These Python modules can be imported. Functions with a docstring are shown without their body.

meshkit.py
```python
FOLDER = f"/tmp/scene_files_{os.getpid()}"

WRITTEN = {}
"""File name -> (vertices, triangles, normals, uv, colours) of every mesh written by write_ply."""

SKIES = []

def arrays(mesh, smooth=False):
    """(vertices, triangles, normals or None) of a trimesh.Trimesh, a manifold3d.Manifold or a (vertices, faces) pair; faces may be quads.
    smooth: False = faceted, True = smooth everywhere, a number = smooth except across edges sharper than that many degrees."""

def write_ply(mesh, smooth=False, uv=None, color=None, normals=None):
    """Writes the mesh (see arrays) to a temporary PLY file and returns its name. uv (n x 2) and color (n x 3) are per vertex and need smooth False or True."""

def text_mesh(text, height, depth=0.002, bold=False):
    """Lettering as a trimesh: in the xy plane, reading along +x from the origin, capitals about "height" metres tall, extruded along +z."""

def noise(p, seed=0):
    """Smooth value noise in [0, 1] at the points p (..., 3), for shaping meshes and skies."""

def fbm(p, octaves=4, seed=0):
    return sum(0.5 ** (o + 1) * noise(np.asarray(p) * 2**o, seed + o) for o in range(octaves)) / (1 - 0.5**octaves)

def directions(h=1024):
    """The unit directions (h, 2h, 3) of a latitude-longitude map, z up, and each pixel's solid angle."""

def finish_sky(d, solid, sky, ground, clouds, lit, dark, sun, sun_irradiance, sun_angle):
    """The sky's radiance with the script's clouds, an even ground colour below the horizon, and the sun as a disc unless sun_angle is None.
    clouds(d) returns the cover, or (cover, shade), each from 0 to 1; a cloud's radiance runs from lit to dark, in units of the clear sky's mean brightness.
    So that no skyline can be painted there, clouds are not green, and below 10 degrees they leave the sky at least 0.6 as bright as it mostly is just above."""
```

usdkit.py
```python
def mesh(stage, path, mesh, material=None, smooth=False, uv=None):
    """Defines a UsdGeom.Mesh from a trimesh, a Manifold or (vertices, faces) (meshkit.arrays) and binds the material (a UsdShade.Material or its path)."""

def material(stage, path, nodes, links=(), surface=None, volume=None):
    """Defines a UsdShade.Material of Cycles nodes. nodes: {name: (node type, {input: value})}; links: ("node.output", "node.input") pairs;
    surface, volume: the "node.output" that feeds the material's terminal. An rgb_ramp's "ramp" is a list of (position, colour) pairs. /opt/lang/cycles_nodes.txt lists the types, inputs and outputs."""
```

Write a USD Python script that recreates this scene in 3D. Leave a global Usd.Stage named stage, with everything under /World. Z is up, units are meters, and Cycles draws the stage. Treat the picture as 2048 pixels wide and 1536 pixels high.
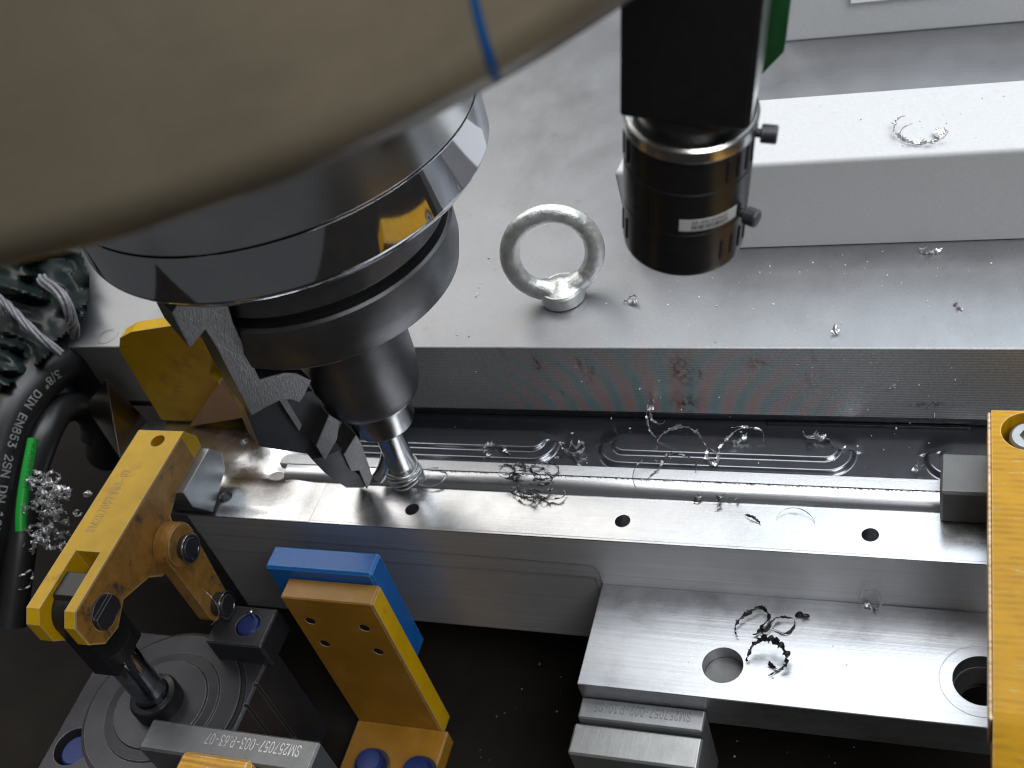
import math, random
import numpy as np, trimesh, manifold3d as m3, usdkit, meshkit
from pxr import Usd, UsdGeom, UsdLux, UsdShade, Gf, Sdf
from shapely.geometry import Polygon, Point, LineString, box as sbox
from shapely.ops import unary_union
random.seed(7)
rng = np.random.default_rng(7)
stage = Usd.Stage.CreateInMemory()
UsdGeom.SetStageUpAxis(stage, 'Z'); UsdGeom.SetStageMetersPerUnit(stage, 1.0)
UsdGeom.Xform.Define(stage, '/World'); UsdGeom.Scope.Define(stage, '/World/Looks')
MM = 0.001
# ------------------------------------------------------------------ camera (everything below is in millimetres)
F = 2379.66
R = np.array([[0.93429319, 0.25996786, -0.24395275], [0.01296172, -0.70860668, -0.70548463], [-0.35626988, 0.65596744, -0.66541603]])
CAM = -450 * R[2]
cam = UsdGeom.Camera.Define(stage, '/World/camera')
cam.CreateHorizontalApertureAttr(36.0); cam.CreateVerticalApertureAttr(27.0)
cam.CreateFocalLengthAttr(F / 2048 * 36); cam.CreateFStopAttr(18.0); cam.CreateFocusDistanceAttr(0.37)
cam.CreateClippingRangeAttr(Gf.Vec2f(0.02, 20)); cam.CreateExposureAttr(0.38)
mx = np.eye(4); mx[0, :3], mx[1, :3], mx[2, :3] = R[0], -R[1], -R[2]; mx[3, :3] = CAM * MM
cam.AddTransformOp().Set(Gf.Matrix4d(mx.tolist()))

# ------------------------------------------------------------------ light: shop room, big windows and a lamp behind the machine
def rect(name, pos, target, w, h, inten, color):
    l = UsdLux.RectLight.Define(stage, '/World/' + name)
    l.CreateWidthAttr(w); l.CreateHeightAttr(h); l.CreateIntensityAttr(inten); l.CreateColorAttr(Gf.Vec3f(*color))
    p, t = np.array(pos, float), np.array(target, float)
    z = (p - t) / np.linalg.norm(p - t); x = np.cross([0, 0, 1.0], z); x /= np.linalg.norm(x); y = np.cross(z, x)
    m = np.eye(4); m[0, :3], m[1, :3], m[2, :3], m[3, :3] = x, y, z, p
    l.AddTransformOp().Set(Gf.Matrix4d(m.tolist()))
rect('window_light', (0.80, 1.15, 1.60), (0.05, 0, 0), 2.00, 1.45, 2.15, (0.80, 0.91, 1.0))
rect('lamp_behind', (-1.05, 0.95, 1.38), (-0.06, 0, 0), 1.50, 1.15, 1.60, (1.0, 0.96, 0.90))
rect('ceiling_lamp', (-0.05, 0.34, 1.70), (-0.05, 0.339, 0), 1.7, 0.75, 4.0, (0.98, 0.98, 1.0))
rect('lamp_right', (0.80, -0.55, 1.20), (0.10, 0, 0), 0.8, 0.8, 6.2, (0.95, 0.97, 1.0))
dome = UsdLux.DomeLight.Define(stage, '/World/room_light')
usdkit.material(stage, '/World/Looks/room', {'b': ('background_shader', {'color': (0.95, 0.97, 1.0), 'strength': 0.062})}, surface='b.background')
UsdShade.MaterialBindingAPI.Apply(dome.GetPrim()).Bind(UsdShade.Material.Get(stage, '/World/Looks/room'))

# ------------------------------------------------------------------ helpers
def ray(u, v): return R.T @ np.array([(u - 1024) / F, (v - 768) / F, 1.0])
def on(u, v, ax, val):
    d = ray(u, v); return CAM + d * (val - CAM[ax]) / d[ax]
def onz(u, v, z): return on(u, v, 2, z)
def onx(u, v, x): return on(u, v, 0, x)
def ony(u, v, y): return on(u, v, 1, y)
def ond(u, v, t): return CAM + ray(u, v) * t
used = {}
def numbered(parent, name):
    k = (parent, name); used[k] = used.get(k, -1) + 1
    return f'{parent}/{name}' if used[k] == 0 else f'{parent}/{name}_{used[k]:03d}'
def setd(p, label=None, cat=None, group=None, kind=None):
    for k, v in (('label', label), ('category', cat), ('group', group), ('kind', kind)):
        if v: p.SetCustomDataByKey(k, v)
def thing(name, label, cat, loc, group=None):
    path = numbered('/World', name)
    x = UsdGeom.Xform.Define(stage, path); x.AddTranslateOp().Set(Gf.Vec3d(*(np.array(loc, float) * MM)))
    setd(x.GetPrim(), label, cat, group)
    return (path, np.array(loc, float))
def obj(name, mesh, mat, parent=None, smooth=35, label=None, cat=None, group=None, kind=None):
    """one Mesh prim; mesh in world millimetres. Returns (path, origin) so that sub-parts can be parented."""
    v, f, n = meshkit.arrays(mesh, False)
    if parent is None: base, org = '/World', np.zeros(3)
    else: base, org = parent
    tm = trimesh.Trimesh((v - org) * MM * 1000, f, process=False)   # smooth in mm, avoids tiny-number trouble
    tm.merge_vertices()
    path = numbered(base, name)
    v2, f2, n2 = meshkit.arrays(tm, smooth)
    tm2 = (v2 * MM, f2)
    g = usdkit.mesh(stage, path, tm2, '/World/Looks/' + mat, smooth=False)
    if n2 is not None:
        from pxr import Vt
        g.CreateNormalsAttr(Vt.Vec3fArray.FromNumpy(n2.astype(np.float32))); g.SetNormalsInterpolation('vertex')
    if parent is None or label or kind: setd(g.GetPrim(), label, cat, group, kind)
    return (path, org)
def cat_(*ms): return trimesh.util.concatenate([to_tm(m) for m in ms])
def to_tm(m):
    if hasattr(m, 'to_mesh'):
        q = m.to_mesh(); return trimesh.Trimesh(q.vert_properties[:, :3], q.tri_verts, process=False)
    return m
def man(tm):
    tm = tm.copy(); tm.merge_vertices()
    return m3.Manifold(m3.Mesh(np.asarray(tm.vertices, np.float32), np.asarray(tm.faces, np.uint32)))
def bx(x0, x1, y0, y1, z0, z1, c=0.4):
    pts = []
    for i, x in enumerate((x0, x1)):
        for j, y in enumerate((y0, y1)):
            for k, z in enumerate((z0, z1)):
                sx, sy, sz = (1 - 2 * i), (1 - 2 * j), (1 - 2 * k)
                pts += [(x + sx * c, y + sy * c, z), (x + sx * c, y, z + sz * c), (x, y + sy * c, z + sz * c)]
    return trimesh.convex.convex_hull(np.array(pts))
def oriented(m, o, ex, ey, ez):
    T = np.eye(4); T[:3, 0], T[:3, 1], T[:3, 2], T[:3, 3] = ex, ey, ez, o
    m = m.copy(); m.apply_transform(T); return m
def prism(poly, o, ex, ey, ez, h):
    """polygon in the (ex, ey) plane at o, extruded h along ez"""
    m = trimesh.creation.extrude_polygon(poly, h, engine='earcut')
    return oriented(m, o, ex, ey, ez)
def frame(d):
    d = np.array(d, float); d /= np.linalg.norm(d)
    a = np.cross(d, [0, 1, 0] if abs(d[1]) < .9 else [1, 0, 0]); a /= np.linalg.norm(a)
    return a, np.cross(d, a), d
def lathe(prof, o, d=(0, 0, 1), n=96, a0=0):
    """closed outline of (radius, height) pairs revolved about d at o"""
    m = trimesh.creation.revolve(np.array(prof, float), sections=n)
    a, b, d = frame(d); return oriented(m, o, a, b, d)
def cyl(r, h0, h1, o, d=(0, 0, 1), n=48, c=0.3):
    return lathe([(0, h0), (r - c, h0), (r, h0 + c), (r, h1 - c), (r - c, h1), (0, h1)], o, d, n)
def sweep(pts, rad, n=10, closed=False, flat=1.0):
    pts = np.array(pts, float); N = len(pts); rad = np.broadcast_to(rad, N)
    t = np.gradient(pts, axis=0); t /= np.linalg.norm(t, axis=1)[:, None]
    u = np.cross(t[0], [0.3, 0.2, 1]); u /= np.linalg.norm(u); V = []
    for i in range(N):
        u = u - t[i] * (u @ t[i]); u /= np.linalg.norm(u); w = np.cross(t[i], u)
        a = np.linspace(0, 2 * np.pi, n, endpoint=False)
        V.append(pts[i] + rad[i] * (np.cos(a)[:, None] * u + flat * np.sin(a)[:, None] * w))
    V = np.concatenate(V + [pts[[0]], pts[[-1]]]); Fc = []
    for i in range(N - 1):
        for j in range(n):
            a, b, c, d = i * n + j, i * n + (j + 1) % n, (i + 1) * n + (j + 1) % n, (i + 1) * n + j
            Fc += [(a, b, c), (a, c, d)]
    for j in range(n):
        Fc += [(N * n, (j + 1) % n, j), (N * n + 1, (N - 1) * n + j, (N - 1) * n + (j + 1) % n)]
    return trimesh.Trimesh(V, Fc, process=False)
def spline(pts, n):
    from scipy.interpolate import CubicSpline
    pts = np.array(pts, float); s = np.r_[0, np.cumsum(np.linalg.norm(np.diff(pts, axis=0), axis=1))]
    return CubicSpline(s, pts)(np.linspace(0, s[-1], n))
def ball_poly(pts, r): return Polygon(pts).buffer(-r).buffer(r)

# ------------------------------------------------------------------ materials
def mat(name, color, rough=0.4, metal=1.0, noise=None, bump=None, brush=None, bevel=0.25, dirt=None, rvar=0.0, coat=0.0, spec=0.5, aniso=0.0, extra=None, wear=None):
    """noise (scale 1/mm, amount): colour mottling; bump (scale 1/mm, strength); brush (axis scales 1/mm, colour amount, bump strength);
    dirt (scale 1/mm, threshold, colour, softness): blotches; bevel in mm rounds edges"""
    n = {'g': ('geometry', {}), 'p': ('principled_bsdf', {'metallic': metal, 'roughness': rough, 'coat_weight': coat, 'specular_ior_level': spec, 'anisotropic': aniso})}
    L = []; col = None
    n['base'] = ('color', {'value': color}); col = 'base.color'
    def vecn(key, sc):
        n[key + 'm'] = ('mapping', {'mapping_type': 'point', 'scale': tuple(1000.0 * np.array(sc))}); L.append(('g.position', key + 'm.vector'))
        return key + 'm.vector'
    if noise:
        n['nz'] = ('noise_texture', {'scale': 1.0, 'detail': 5.0, 'roughness': 0.65}); L.append((vecn('nz', (noise[0],) * 3), 'nz.vector'))
        n['nr'] = ('map_range', {'from_min': 0.3, 'from_max': 0.7, 'to_min': 1 - noise[1], 'to_max': 1 + noise[1]}); L.append(('nz.fac', 'nr.value'))
        n['nm'] = ('mix', {'mix_type': 'multiply', 'fac': 1.0}); L += [(col, 'nm.color1'), ('nr.result', 'nm.color2')]; col = 'nm.color'
        if rvar:
            n['rr'] = ('map_range', {'from_min': 0.3, 'from_max': 0.7, 'to_min': max(.02, rough - rvar), 'to_max': rough + rvar}); L += [('nz.fac', 'rr.value'), ('rr.result', 'p.roughness')]
    h = None
    if brush:
        n['br'] = ('noise_texture', {'scale': 1.0, 'detail': 4.0, 'roughness': 0.7}); L.append((vecn('br', brush[0]), 'br.vector'))
        n['bq'] = ('map_range', {'from_min': 0.3, 'from_max': 0.7, 'to_min': 1 - brush[1], 'to_max': 1 + brush[1]}); L.append(('br.fac', 'bq.value'))
        n['bm'] = ('mix', {'mix_type': 'multiply', 'fac': 1.0}); L += [(col, 'bm.color1'), ('bq.result', 'bm.color2')]; col = 'bm.color'
        if brush[2]: h = ('br.fac', brush[2])
    if dirt:
        for i, dd in enumerate(dirt if isinstance(dirt, list) else [dirt]):
            k = f'd{i}'; sc = dd[0] if np.ndim(dd[0]) else (dd[0],) * 3
            n[k] = ('noise_texture', {'scale': 1.0, 'detail': 6.0, 'roughness': 0.7}); L.append((vecn(k, sc), k + '.vector'))
            n[k + 'r'] = ('map_range', {'from_min': dd[1], 'from_max': dd[1] + dd[3], 'to_min': 0.0, 'to_max': 1.0, 'clamp': True}); L.append((k + '.fac', k + 'r.value'))
            n[k + 'c'] = ('color', {'value': dd[2]})
            n[k + 'x'] = ('mix', {'mix_type': 'mix'}); L += [(k + 'r.result', k + 'x.fac'), (col, k + 'x.color1'), (k + 'c.color', k + 'x.color2')]; col = k + 'x.color'
    if bump:
        n['bn'] = ('noise_texture', {'scale': 1.0, 'detail': 3.0, 'roughness': 0.6}); L.append((vecn('bn', (bump[0],) * 3 if np.ndim(bump[0]) == 0 else bump[0]), 'bn.vector'))
    if bevel:
        n['bv'] = ('bevel', {'samples': 4, 'radius': bevel * MM})
    if wear:
        n['wb'] = ('bevel', {'samples': 6, 'radius': wear[1] * MM}); n['wd'] = ('vector_math', {'math_type': 'dot_product'}); L += [('wb.bevel', 'wd.vector1'), ('g.normal', 'wd.vector2')]
        n['wn_'] = ('noise_texture', {'scale': 1.0, 'detail': 5.0, 'roughness': .7}); L.append((vecn('wn_', (.45,) * 3), 'wn_.vector'))
        n['wa'] = ('math', {'math_type': 'multiply_add', 'value2': -.16, 'value3': 1.045}); L.append(('wn_.fac', 'wa.value1'))
        n['ws'] = ('math', {'math_type': 'subtract'}); L += [('wa.value', 'ws.value1'), ('wd.value', 'ws.value2')]
        n['wr_'] = ('map_range', {'from_min': 0.0, 'from_max': 0.03, 'clamp': True}); L.append(('ws.value', 'wr_.value'))
        n['wc'] = ('color', {'value': wear[0]}); n['wx'] = ('mix', {'mix_type': 'mix'})
        L += [('wr_.result', 'wx.fac'), (col, 'wx.color1'), ('wc.color', 'wx.color2')]; col = 'wx.color'
    prev = 'bv.bevel' if bevel else None
    for k, src, st in (('bu1', h and h[0], h and h[1]), ('bu2', bump and 'bn.fac', bump and bump[1])):
        if src:
            n[k] = ('bump', {'strength': st, 'distance': 0.0002}); L.append((src, k + '.height'))
            if prev: L.append((prev, k + '.normal'))
            prev = k + '.normal'
    if extra: col = extra(n, L, col, vecn) or col
    if prev: L.append((prev, 'p.normal'))
    L.append((col, 'p.base_color'))
    usdkit.material(stage, '/World/Looks/' + name, n, L, surface='p.BSDF')

def moire(n, L, col, vecn):
    """faint pink and teal moire fringes painted in over fine milling lines on the plate's edge"""
    n['s'] = ('separate_xyz', {}); L.append(('g.position', 's.vector'))
    def m(k, t, a, b=None, c=None):
        n[k] = ('math', {'math_type': t}); 
        for i, q in enumerate((a, b, c)):
            if q is None: continue
            if isinstance(q, str): L.append((q, f'{k}.value{i+1}'))
            else: n[k][1][f'value{i+1}'] = float(q)
        return k + '.value'
    x = m('x', 'multiply', 's.x', 1000.0); z = m('z', 'multiply', 's.z', 1000.0)
    ln = m('ln', 'sine', m('ln1', 'multiply', z, 5.6))
    n['mr'] = ('map_range', {'from_min': -1, 'from_max': 1, 'to_min': 0.80, 'to_max': 1.12}); L.append((ln, 'mr.value'))
    n['mm'] = ('mix', {'mix_type': 'multiply', 'fac': 1.0}); L += [(col, 'mm.color1'), ('mr.result', 'mm.color2')]
    xx = m('xx', 'subtract', x, 60.0); zz = m('zz', 'add', z, -44.0)
    ph = m('ph', 'multiply', m('q', 'multiply', xx, m('q2', 'power', m('q3', 'multiply', zz, -1.0), 0.45)), 0.150)
    n['wn'] = ('noise_texture', {'scale': 1.0, 'detail': 2.0}); L.append((vecn('wn', (.05, .05, .12)), 'wn.vector'))
    ph = m('ph2', 'multiply_add', 'wn.fac', 3.5, ph)
    sn = m('sn', 'sine', ph)
    n['rp'] = ('rgb_ramp', {'ramp': [(0, (0.24, 0.48, 0.49)), (.5, (0.50, 0.48, 0.48)), (1, (0.66, 0.38, 0.36))]})  # moire fringe colours painted into the surface
    n['sr'] = ('map_range', {'from_min': -1, 'from_max': 1}); L += [(sn, 'sr.value'), ('sr.result', 'rp.fac')]
    msk = m('mk', 'exponent', m('mk2', 'multiply', m('mk3', 'power', m('mk4', 'absolute', m('mk5', 'multiply', xx, 1/56.)), 3.0), -1.0))
    zm = m('zm', 'multiply_add', z, -0.020, 0.95)
    n['gn'] = ('noise_texture', {'scale': 1.0, 'detail': 2.0}); L.append((vecn('gn', (2, 2, 2)), 'gn.vector'))
    fac = m('fc', 'multiply', m('fc2', 'multiply', msk, zm), m('fc3', 'multiply_add', 'gn.fac', 1.5, 0.15))
    n['mx'] = ('mix', {'mix_type': 'mix'}); L += [(fac, 'mx.fac'), ('mm.color', 'mx.color1'), ('rp.color', 'mx.color2')]
    n['bl'] = ('bump', {'strength': 0.35, 'distance': 0.0001}); L += [(ln, 'bl.height'), ('bl.normal', 'p.normal')]
    # rusty stains
    n['st'] = ('noise_texture', {'scale': 1.0, 'detail': 5.0, 'roughness': .7}); L.append((vecn('st', (.17, .1, .06)), 'st.vector'))
    n['sq'] = ('map_range', {'from_min': 0.60, 'from_max': 0.70, 'to_min': 0, 'to_max': .75, 'clamp': True}); L.append(('st.fac', 'sq.value'))
    blobs = None
    for i_, (bx_, bz_, sx_, sz_) in enumerate(((72.4, 26, 3.6, 6.5), (71.5, 11, 4.5, 4.5), (22.1, 29, 1.5, 3.4), (40.8, 27, 1.0, 3.5), (97, 30, 3.2, 2.4), (150, 12, 6, 1.2))):
        dx = m(f'bx{i_}', 'multiply', m(f'ba{i_}', 'subtract', x, bx_), 1 / sx_); dz = m(f'bz{i_}', 'multiply', m(f'bb{i_}', 'subtract', z, bz_), 1 / sz_)
        g_ = m(f'bg{i_}', 'exponent', m(f'bh{i_}', 'multiply', m(f'bi{i_}', 'add', m(f'bj{i_}', 'multiply', dx, dx), m(f'bk{i_}', 'multiply', dz, dz)), -1.0))
        blobs = g_ if blobs is None else m(f'bl{i_}', 'maximum', blobs, g_)
    n['sn_'] = ('noise_texture', {'scale': 1.0, 'detail': 6.0, 'roughness': .75}); L.append((vecn('sn_', (.55, .5, .4)), 'sn_.vector'))
    n['sg'] = ('map_range', {'from_min': 0.42, 'from_max': 0.60, 'to_min': 0, 'to_max': 1.1, 'clamp': True}); L.append(('sn_.fac', 'sg.value'))
    sm = m('sm', 'maximum', m('sm1', 'multiply', 'sg.result', blobs), m('sm0', 'multiply', 'sq.result', msk))
    n['sc'] = ('color', {'value': (0.16, 0.08, 0.06)})
    n['sx'] = ('mix', {'mix_type': 'mix'}); L += [(sm, 'sx.fac'), ('mx.color', 'sx.color1'), ('sc.color', 'sx.color2')]
    return 'sx.color'

def stripes(axis, per, amt, dark=None):
    def f(n, L, col, vecn):
        n['wv'] = ('wave_texture', {'wave_type': 'bands', 'bands_direction': axis, 'scale': 1.0, 'distortion': 1.6, 'detail': 3.0, 'detail_scale': .5})
        L.append((vecn('wv', (.314 / per,) * 3), 'wv.vector'))
        n['wr'] = ('map_range', {'to_min': 1 - amt, 'to_max': 1.0}); L.append(('wv.fac', 'wr.value'))
        n['wm'] = ('mix', {'mix_type': 'multiply'}); n['wk'] = ('noise_texture', {'scale': 1.0, 'detail': 3.0}); L.append((vecn('wk', (.12, .3, .12)), 'wk.vector')); n['wl'] = ('map_range', {'from_min': .35, 'from_max': .62, 'clamp': True}); L += [('wk.fac', 'wl.value'), ('wl.result', 'wm.fac')]; L += [(col, 'wm.color1'), ('wr.result', 'wm.color2')]
        return 'wm.color'
    return f
mat('plate_top', (0.33, 0.335, 0.35), 0.40, 0.86, noise=(.03, .06), bump=(3.5, .25), rvar=.04, dirt=[((.02, .012, .02), .54, (0.24, .235, .23), .30), (1.8, .56, (.25, .255, .26), .1), (.07, .63, (.26, .25, .235), .12), (2.2, .745, (.85, .87, .9), .03)])
mat('plate_edge', (0.47, 0.475, 0.48), 0.5, 0.75, noise=(1.2, .18), bump=(2.5, .25), extra=moire)
mat('plate_lip', (0.20, 0.20, 0.21), 0.3, 1.0, noise=(.3, .25), bump=(1.5, .3))
mat('aluminium', (0.60, 0.61, 0.63), 0.27, 1.0, noise=(.05, .05), rvar=.08, brush=((.012, 1.6, 1.6), .07, .10), dirt=[((.25, .25, .25), .72, (.40, .39, .37), .06), ((.03, 5., 5.), .69, (.36, .36, .38), .05), ((.05, .09, .05), .58, (.50, .505, .51), .15)])
mat('aluminium_brushed', (0.57, 0.585, 0.61), 0.36, 1.0, noise=(.05, .06), rvar=.08, brush=((.010, 1.4, 1.4), .10, .16), dirt=[((.22, .22, .22), .71, (.36, .35, .33), .06), ((.02, 4., 4.), .68, (.38, .39, .41), .05), ((.04, .07, .05), .57, (.47, .475, .48), .15)])
mat('aluminium_front', (0.62, 0.62, 0.63), 0.48, 0.8, noise=(.03, .06), brush=((.01, .9, .9), .10, .05))
mat('aluminium_matte', (0.66, 0.67, 0.69), 0.40, 1.0, noise=(1.5, .10), bump=(3.0, .5))
mat('aluminium_rolled', (0.62, 0.63, 0.65), 0.30, 1.0, noise=(.8, .05), brush=((.05, 2.0, 2.0), .04, .06), bump=(1.6, .10))
mat('polished_sheet', (0.62, 0.63, 0.65), 0.25, 1.0, noise=(.10, .06), rvar=.05, bump=(1.1, .16))
mat('black_panel', (0.15, 0.157, 0.178), 0.22, 0.85, noise=(.1, .12), bump=(1.2, .04), coat=.3, dirt=(2.0, .735, (.5, .52, .55), .02))
mat('zinc', (0.74, 0.75, 0.735), 0.42, 0.9, noise=(.35, .12), rvar=.08, bump=(1.6, .6), dirt=(.5, .62, (.50, .50, .48), .12))
mat('white_paint', (0.50, 0.505, 0.512), 0.6, 0.0, noise=(.9, .05), bump=(2.2, .09), bevel=.8, dirt=(1.1, .70, (.36, .36, .38), .05))
mat('paper', (0.85, 0.85, 0.85), 0.6, 0.0)
mat('label_paper', (0.55, 0.54, 0.53), 0.5, 0.0, noise=(.5, .04))
mat('ink', (0.03, 0.03, 0.035), 0.6, 0.0, bevel=0)
mat('black_anodised', (0.012, 0.012, 0.013), 0.30, 0.0, noise=(.3, .2), bump=(2, .05))
mat('black_matte', (0.010, 0.010, 0.011), 0.42, 0.0)
mat('dark_groove', (0.006, 0.006, 0.006), 0.6, 0.0, bevel=0)
mat('green_plate', (0.012, 0.085, 0.022), 0.25, 0.0, noise=(.05, .3), coat=.4)
mat('lens_silver', (0.72, 0.71, 0.70), 0.22, 1.0, brush=((.2, .2, 3.), .08, .05))
mat('chrome', (0.52, 0.53, 0.56), 0.05, 1.0, noise=(.05, .03), bump=(.5, .012), bevel=.3)
mat('chrome_matte', (0.56, 0.57, 0.58), 0.20, 1.0, noise=(.08, .06), bump=(.5, .03), bevel=.3)
mat('dark_steel', (0.185, 0.185, 0.19), 0.40, 0.9, noise=(.15, .15), bump=(1.2, .06), bevel=.5, wear=((.3, .3, .3), .3))
mat('tool_steel', (0.42, 0.42, 0.42), 0.24, 1.0, noise=(.3, .08), brush=((2., 2., .08), .08, .06))
mat('cast_bracket', (0.055, 0.055, 0.056), 0.42, 0.6, noise=(.6, .25), bump=(1.3, .7), bevel=.3, wear=((.35, .35, .35), .35))
mat('cover_paint', (0.19, 0.158, 0.108), 0.45, 0.0, dirt=[((.012, .012, .03), .46, (.15, .125, .085), .25), ((.10, .10, .04), .62, (.12, .10, .07), .14)], noise=(.03, .14), bump=(.3, .03), coat=.15, bevel=0)
mat('blue_mark', (0.004, 0.07, 0.22), 0.5, 0.0, bevel=0)
mat('yellow_paint', (0.54, 0.315, 0.003), 0.42, 0.0, spec=.3, noise=(.08, .12), bump=(1.2, .15), coat=.06, bevel=.4, dirt=[((.10, .10, .10), .57, (.44, .235, .01), .10), ((.05, .05, .05), .60, (.16, .09, .025), .20), ((.02, 1.6, 1.6), .71, (.62, .44, .12), .04)], wear=((.42, .34, .20), .7))
mat('yellow_beam', (0.42, 0.215, 0.002), 0.5, 0.0, spec=.25, noise=(.08, .10), bump=(1.2, .18), coat=.08, bevel=.5, dirt=[((.10, .6, .5), .60, (.40, .30, .10), .05), (1.3, .70, (.55, .48, .34), .03)], extra=stripes('y', 2.0, .24), wear=((.75, .50, .16), .6))
mat('orange_worn', (0.62, 0.30, 0.012), 0.42, 0.0, noise=(.1, .15), bump=(.9, .4), bevel=.4, dirt=[((.16, .16, .16), .60, (.70, .68, .63), .04), (.5, .68, (.2, .11, .03), .05)], extra=stripes('y', 2.1, .45), wear=((.78, .76, .72), .9))
mat('worn_link', (0.34, 0.17, 0.035), 0.42, 0.2, noise=(.2, .25), bump=(1.0, .3), bevel=.4, dirt=[((.13, .13, .13), .54, (.075, .058, .045), .14), ((.45, .45, .2), .67, (.55, .35, .10), .05)], wear=((.40, .33, .24), .5))
mat('reflection_orange', (0.62, 0.36, 0.20), 0.35, 0.7, noise=(.06, .12), bevel=.3)  # orange of the yellow bracket reflected in the sheet, painted as a colour
mat('shaded_yellow', (0.27, 0.125, 0.010), 0.42, 0.0, noise=(.06, .12), bump=(1.0, .12), bevel=.4, dirt=((.06, .06, .06), .56, (.34, .18, .04), .25), wear=((.42, .33, .20), .6))  # yellow paint darkened to hold the shade on the bracket front
mat('blue_pad', (0.008, 0.10, 0.34), 0.35, 0.0, noise=(.1, .15), bump=(.7, .2), bevel=.5, dirt=((.25, .25, .25), .68, (.10, .28, .52), .08), wear=((.10, .34, .62), .7))
mat('blue_bolt', (0.010, 0.024, 0.12), 0.4, 0.2, noise=(.2, .2), bump=(.8, .3), bevel=.4)
mat('ground_steel', (0.30, 0.305, 0.31), 0.40, 0.85, noise=(.12, .10), bump=(1.4, .18), bevel=.5, dirt=[(.5, .74, (.7, .71, .72), .05)], wear=((.55, .55, .56), .4))
mat('oxide_steel', (0.13, 0.13, 0.128), 0.48, 0.6, noise=(.12, .10), bump=(1.4, .15), bevel=.5, wear=((.30, .30, .30), .4))
mat('lit_face_pale', (0.42, 0.42, 0.42), 0.45, 0.8, noise=(.6, .15), bump=((.9, 2.2, .9), .8), bevel=.2)  # paler copy that puts the light on the holder faces into the colour
mat('dull_steel', (0.19, 0.195, 0.20), 0.48, 0.75, noise=(.12, .12), bump=(1.4, .25), bevel=.5, wear=((.5, .5, .51), .4), dirt=[(.5, .70, (.34, .34, .35), .06)])
mat('grey_steel', (0.37, 0.37, 0.36), 0.36, 0.85, noise=(.10, .12), brush=((1.2, .05, 1.2), .10, .08), bump=(1.2, .12), bevel=.5, dirt=[(.45, .72, (.78, .78, .77), .04)], wear=((.62, .62, .60), .5))
mat('dark_block', (0.052, 0.052, 0.058), 0.42, 0.6, noise=(.1, .15), bump=(1.2, .10), bevel=.4, wear=((.30, .30, .31), .4))
mat('engraved', (0.20, 0.20, 0.20), 0.5, 0.8, bevel=0)
mat('engraved_pale', (0.40, 0.40, 0.41), 0.4, 0.9, noise=(.6, .3), bevel=0)
mat('hose_rubber', (0.014, 0.014, 0.015), 0.36, 0.0, noise=(.2, .2), bump=(1.5, .2), bevel=0)
mat('white_print', (0.24, 0.24, 0.24), 0.6, 0.0, noise=(.5, .6), bevel=0)
mat('green_tag', (0.005, 0.30, 0.03), 0.4, 0.0, noise=(.1, .1), bevel=0)
mat('green_print', (0.003, 0.12, 0.02), 0.5, 0.0, bevel=0)
mat('cable_grey', (0.20, 0.20, 0.215), 0.45, 0.1, noise=(.6, .35), bump=(1.2, .8), bevel=0)
mat('plastic_film', (0.005, 0.010, 0.010), 0.42, 0.0, spec=.3, noise=(.04, .6), bump=(.1, .3), coat=.1, bevel=0)
mat('chip_metal', (0.62, 0.62, 0.63), 0.40, 0.9, noise=(.8, .2), bump=(3, .15), bevel=0)
mat('chip_backlit', (0.030, 0.028, 0.030), 0.45, 0.7, noise=(.8, .4), bump=(3, .4), bevel=0)  # chip metal darkened in colour for chips lit from behind
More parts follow.
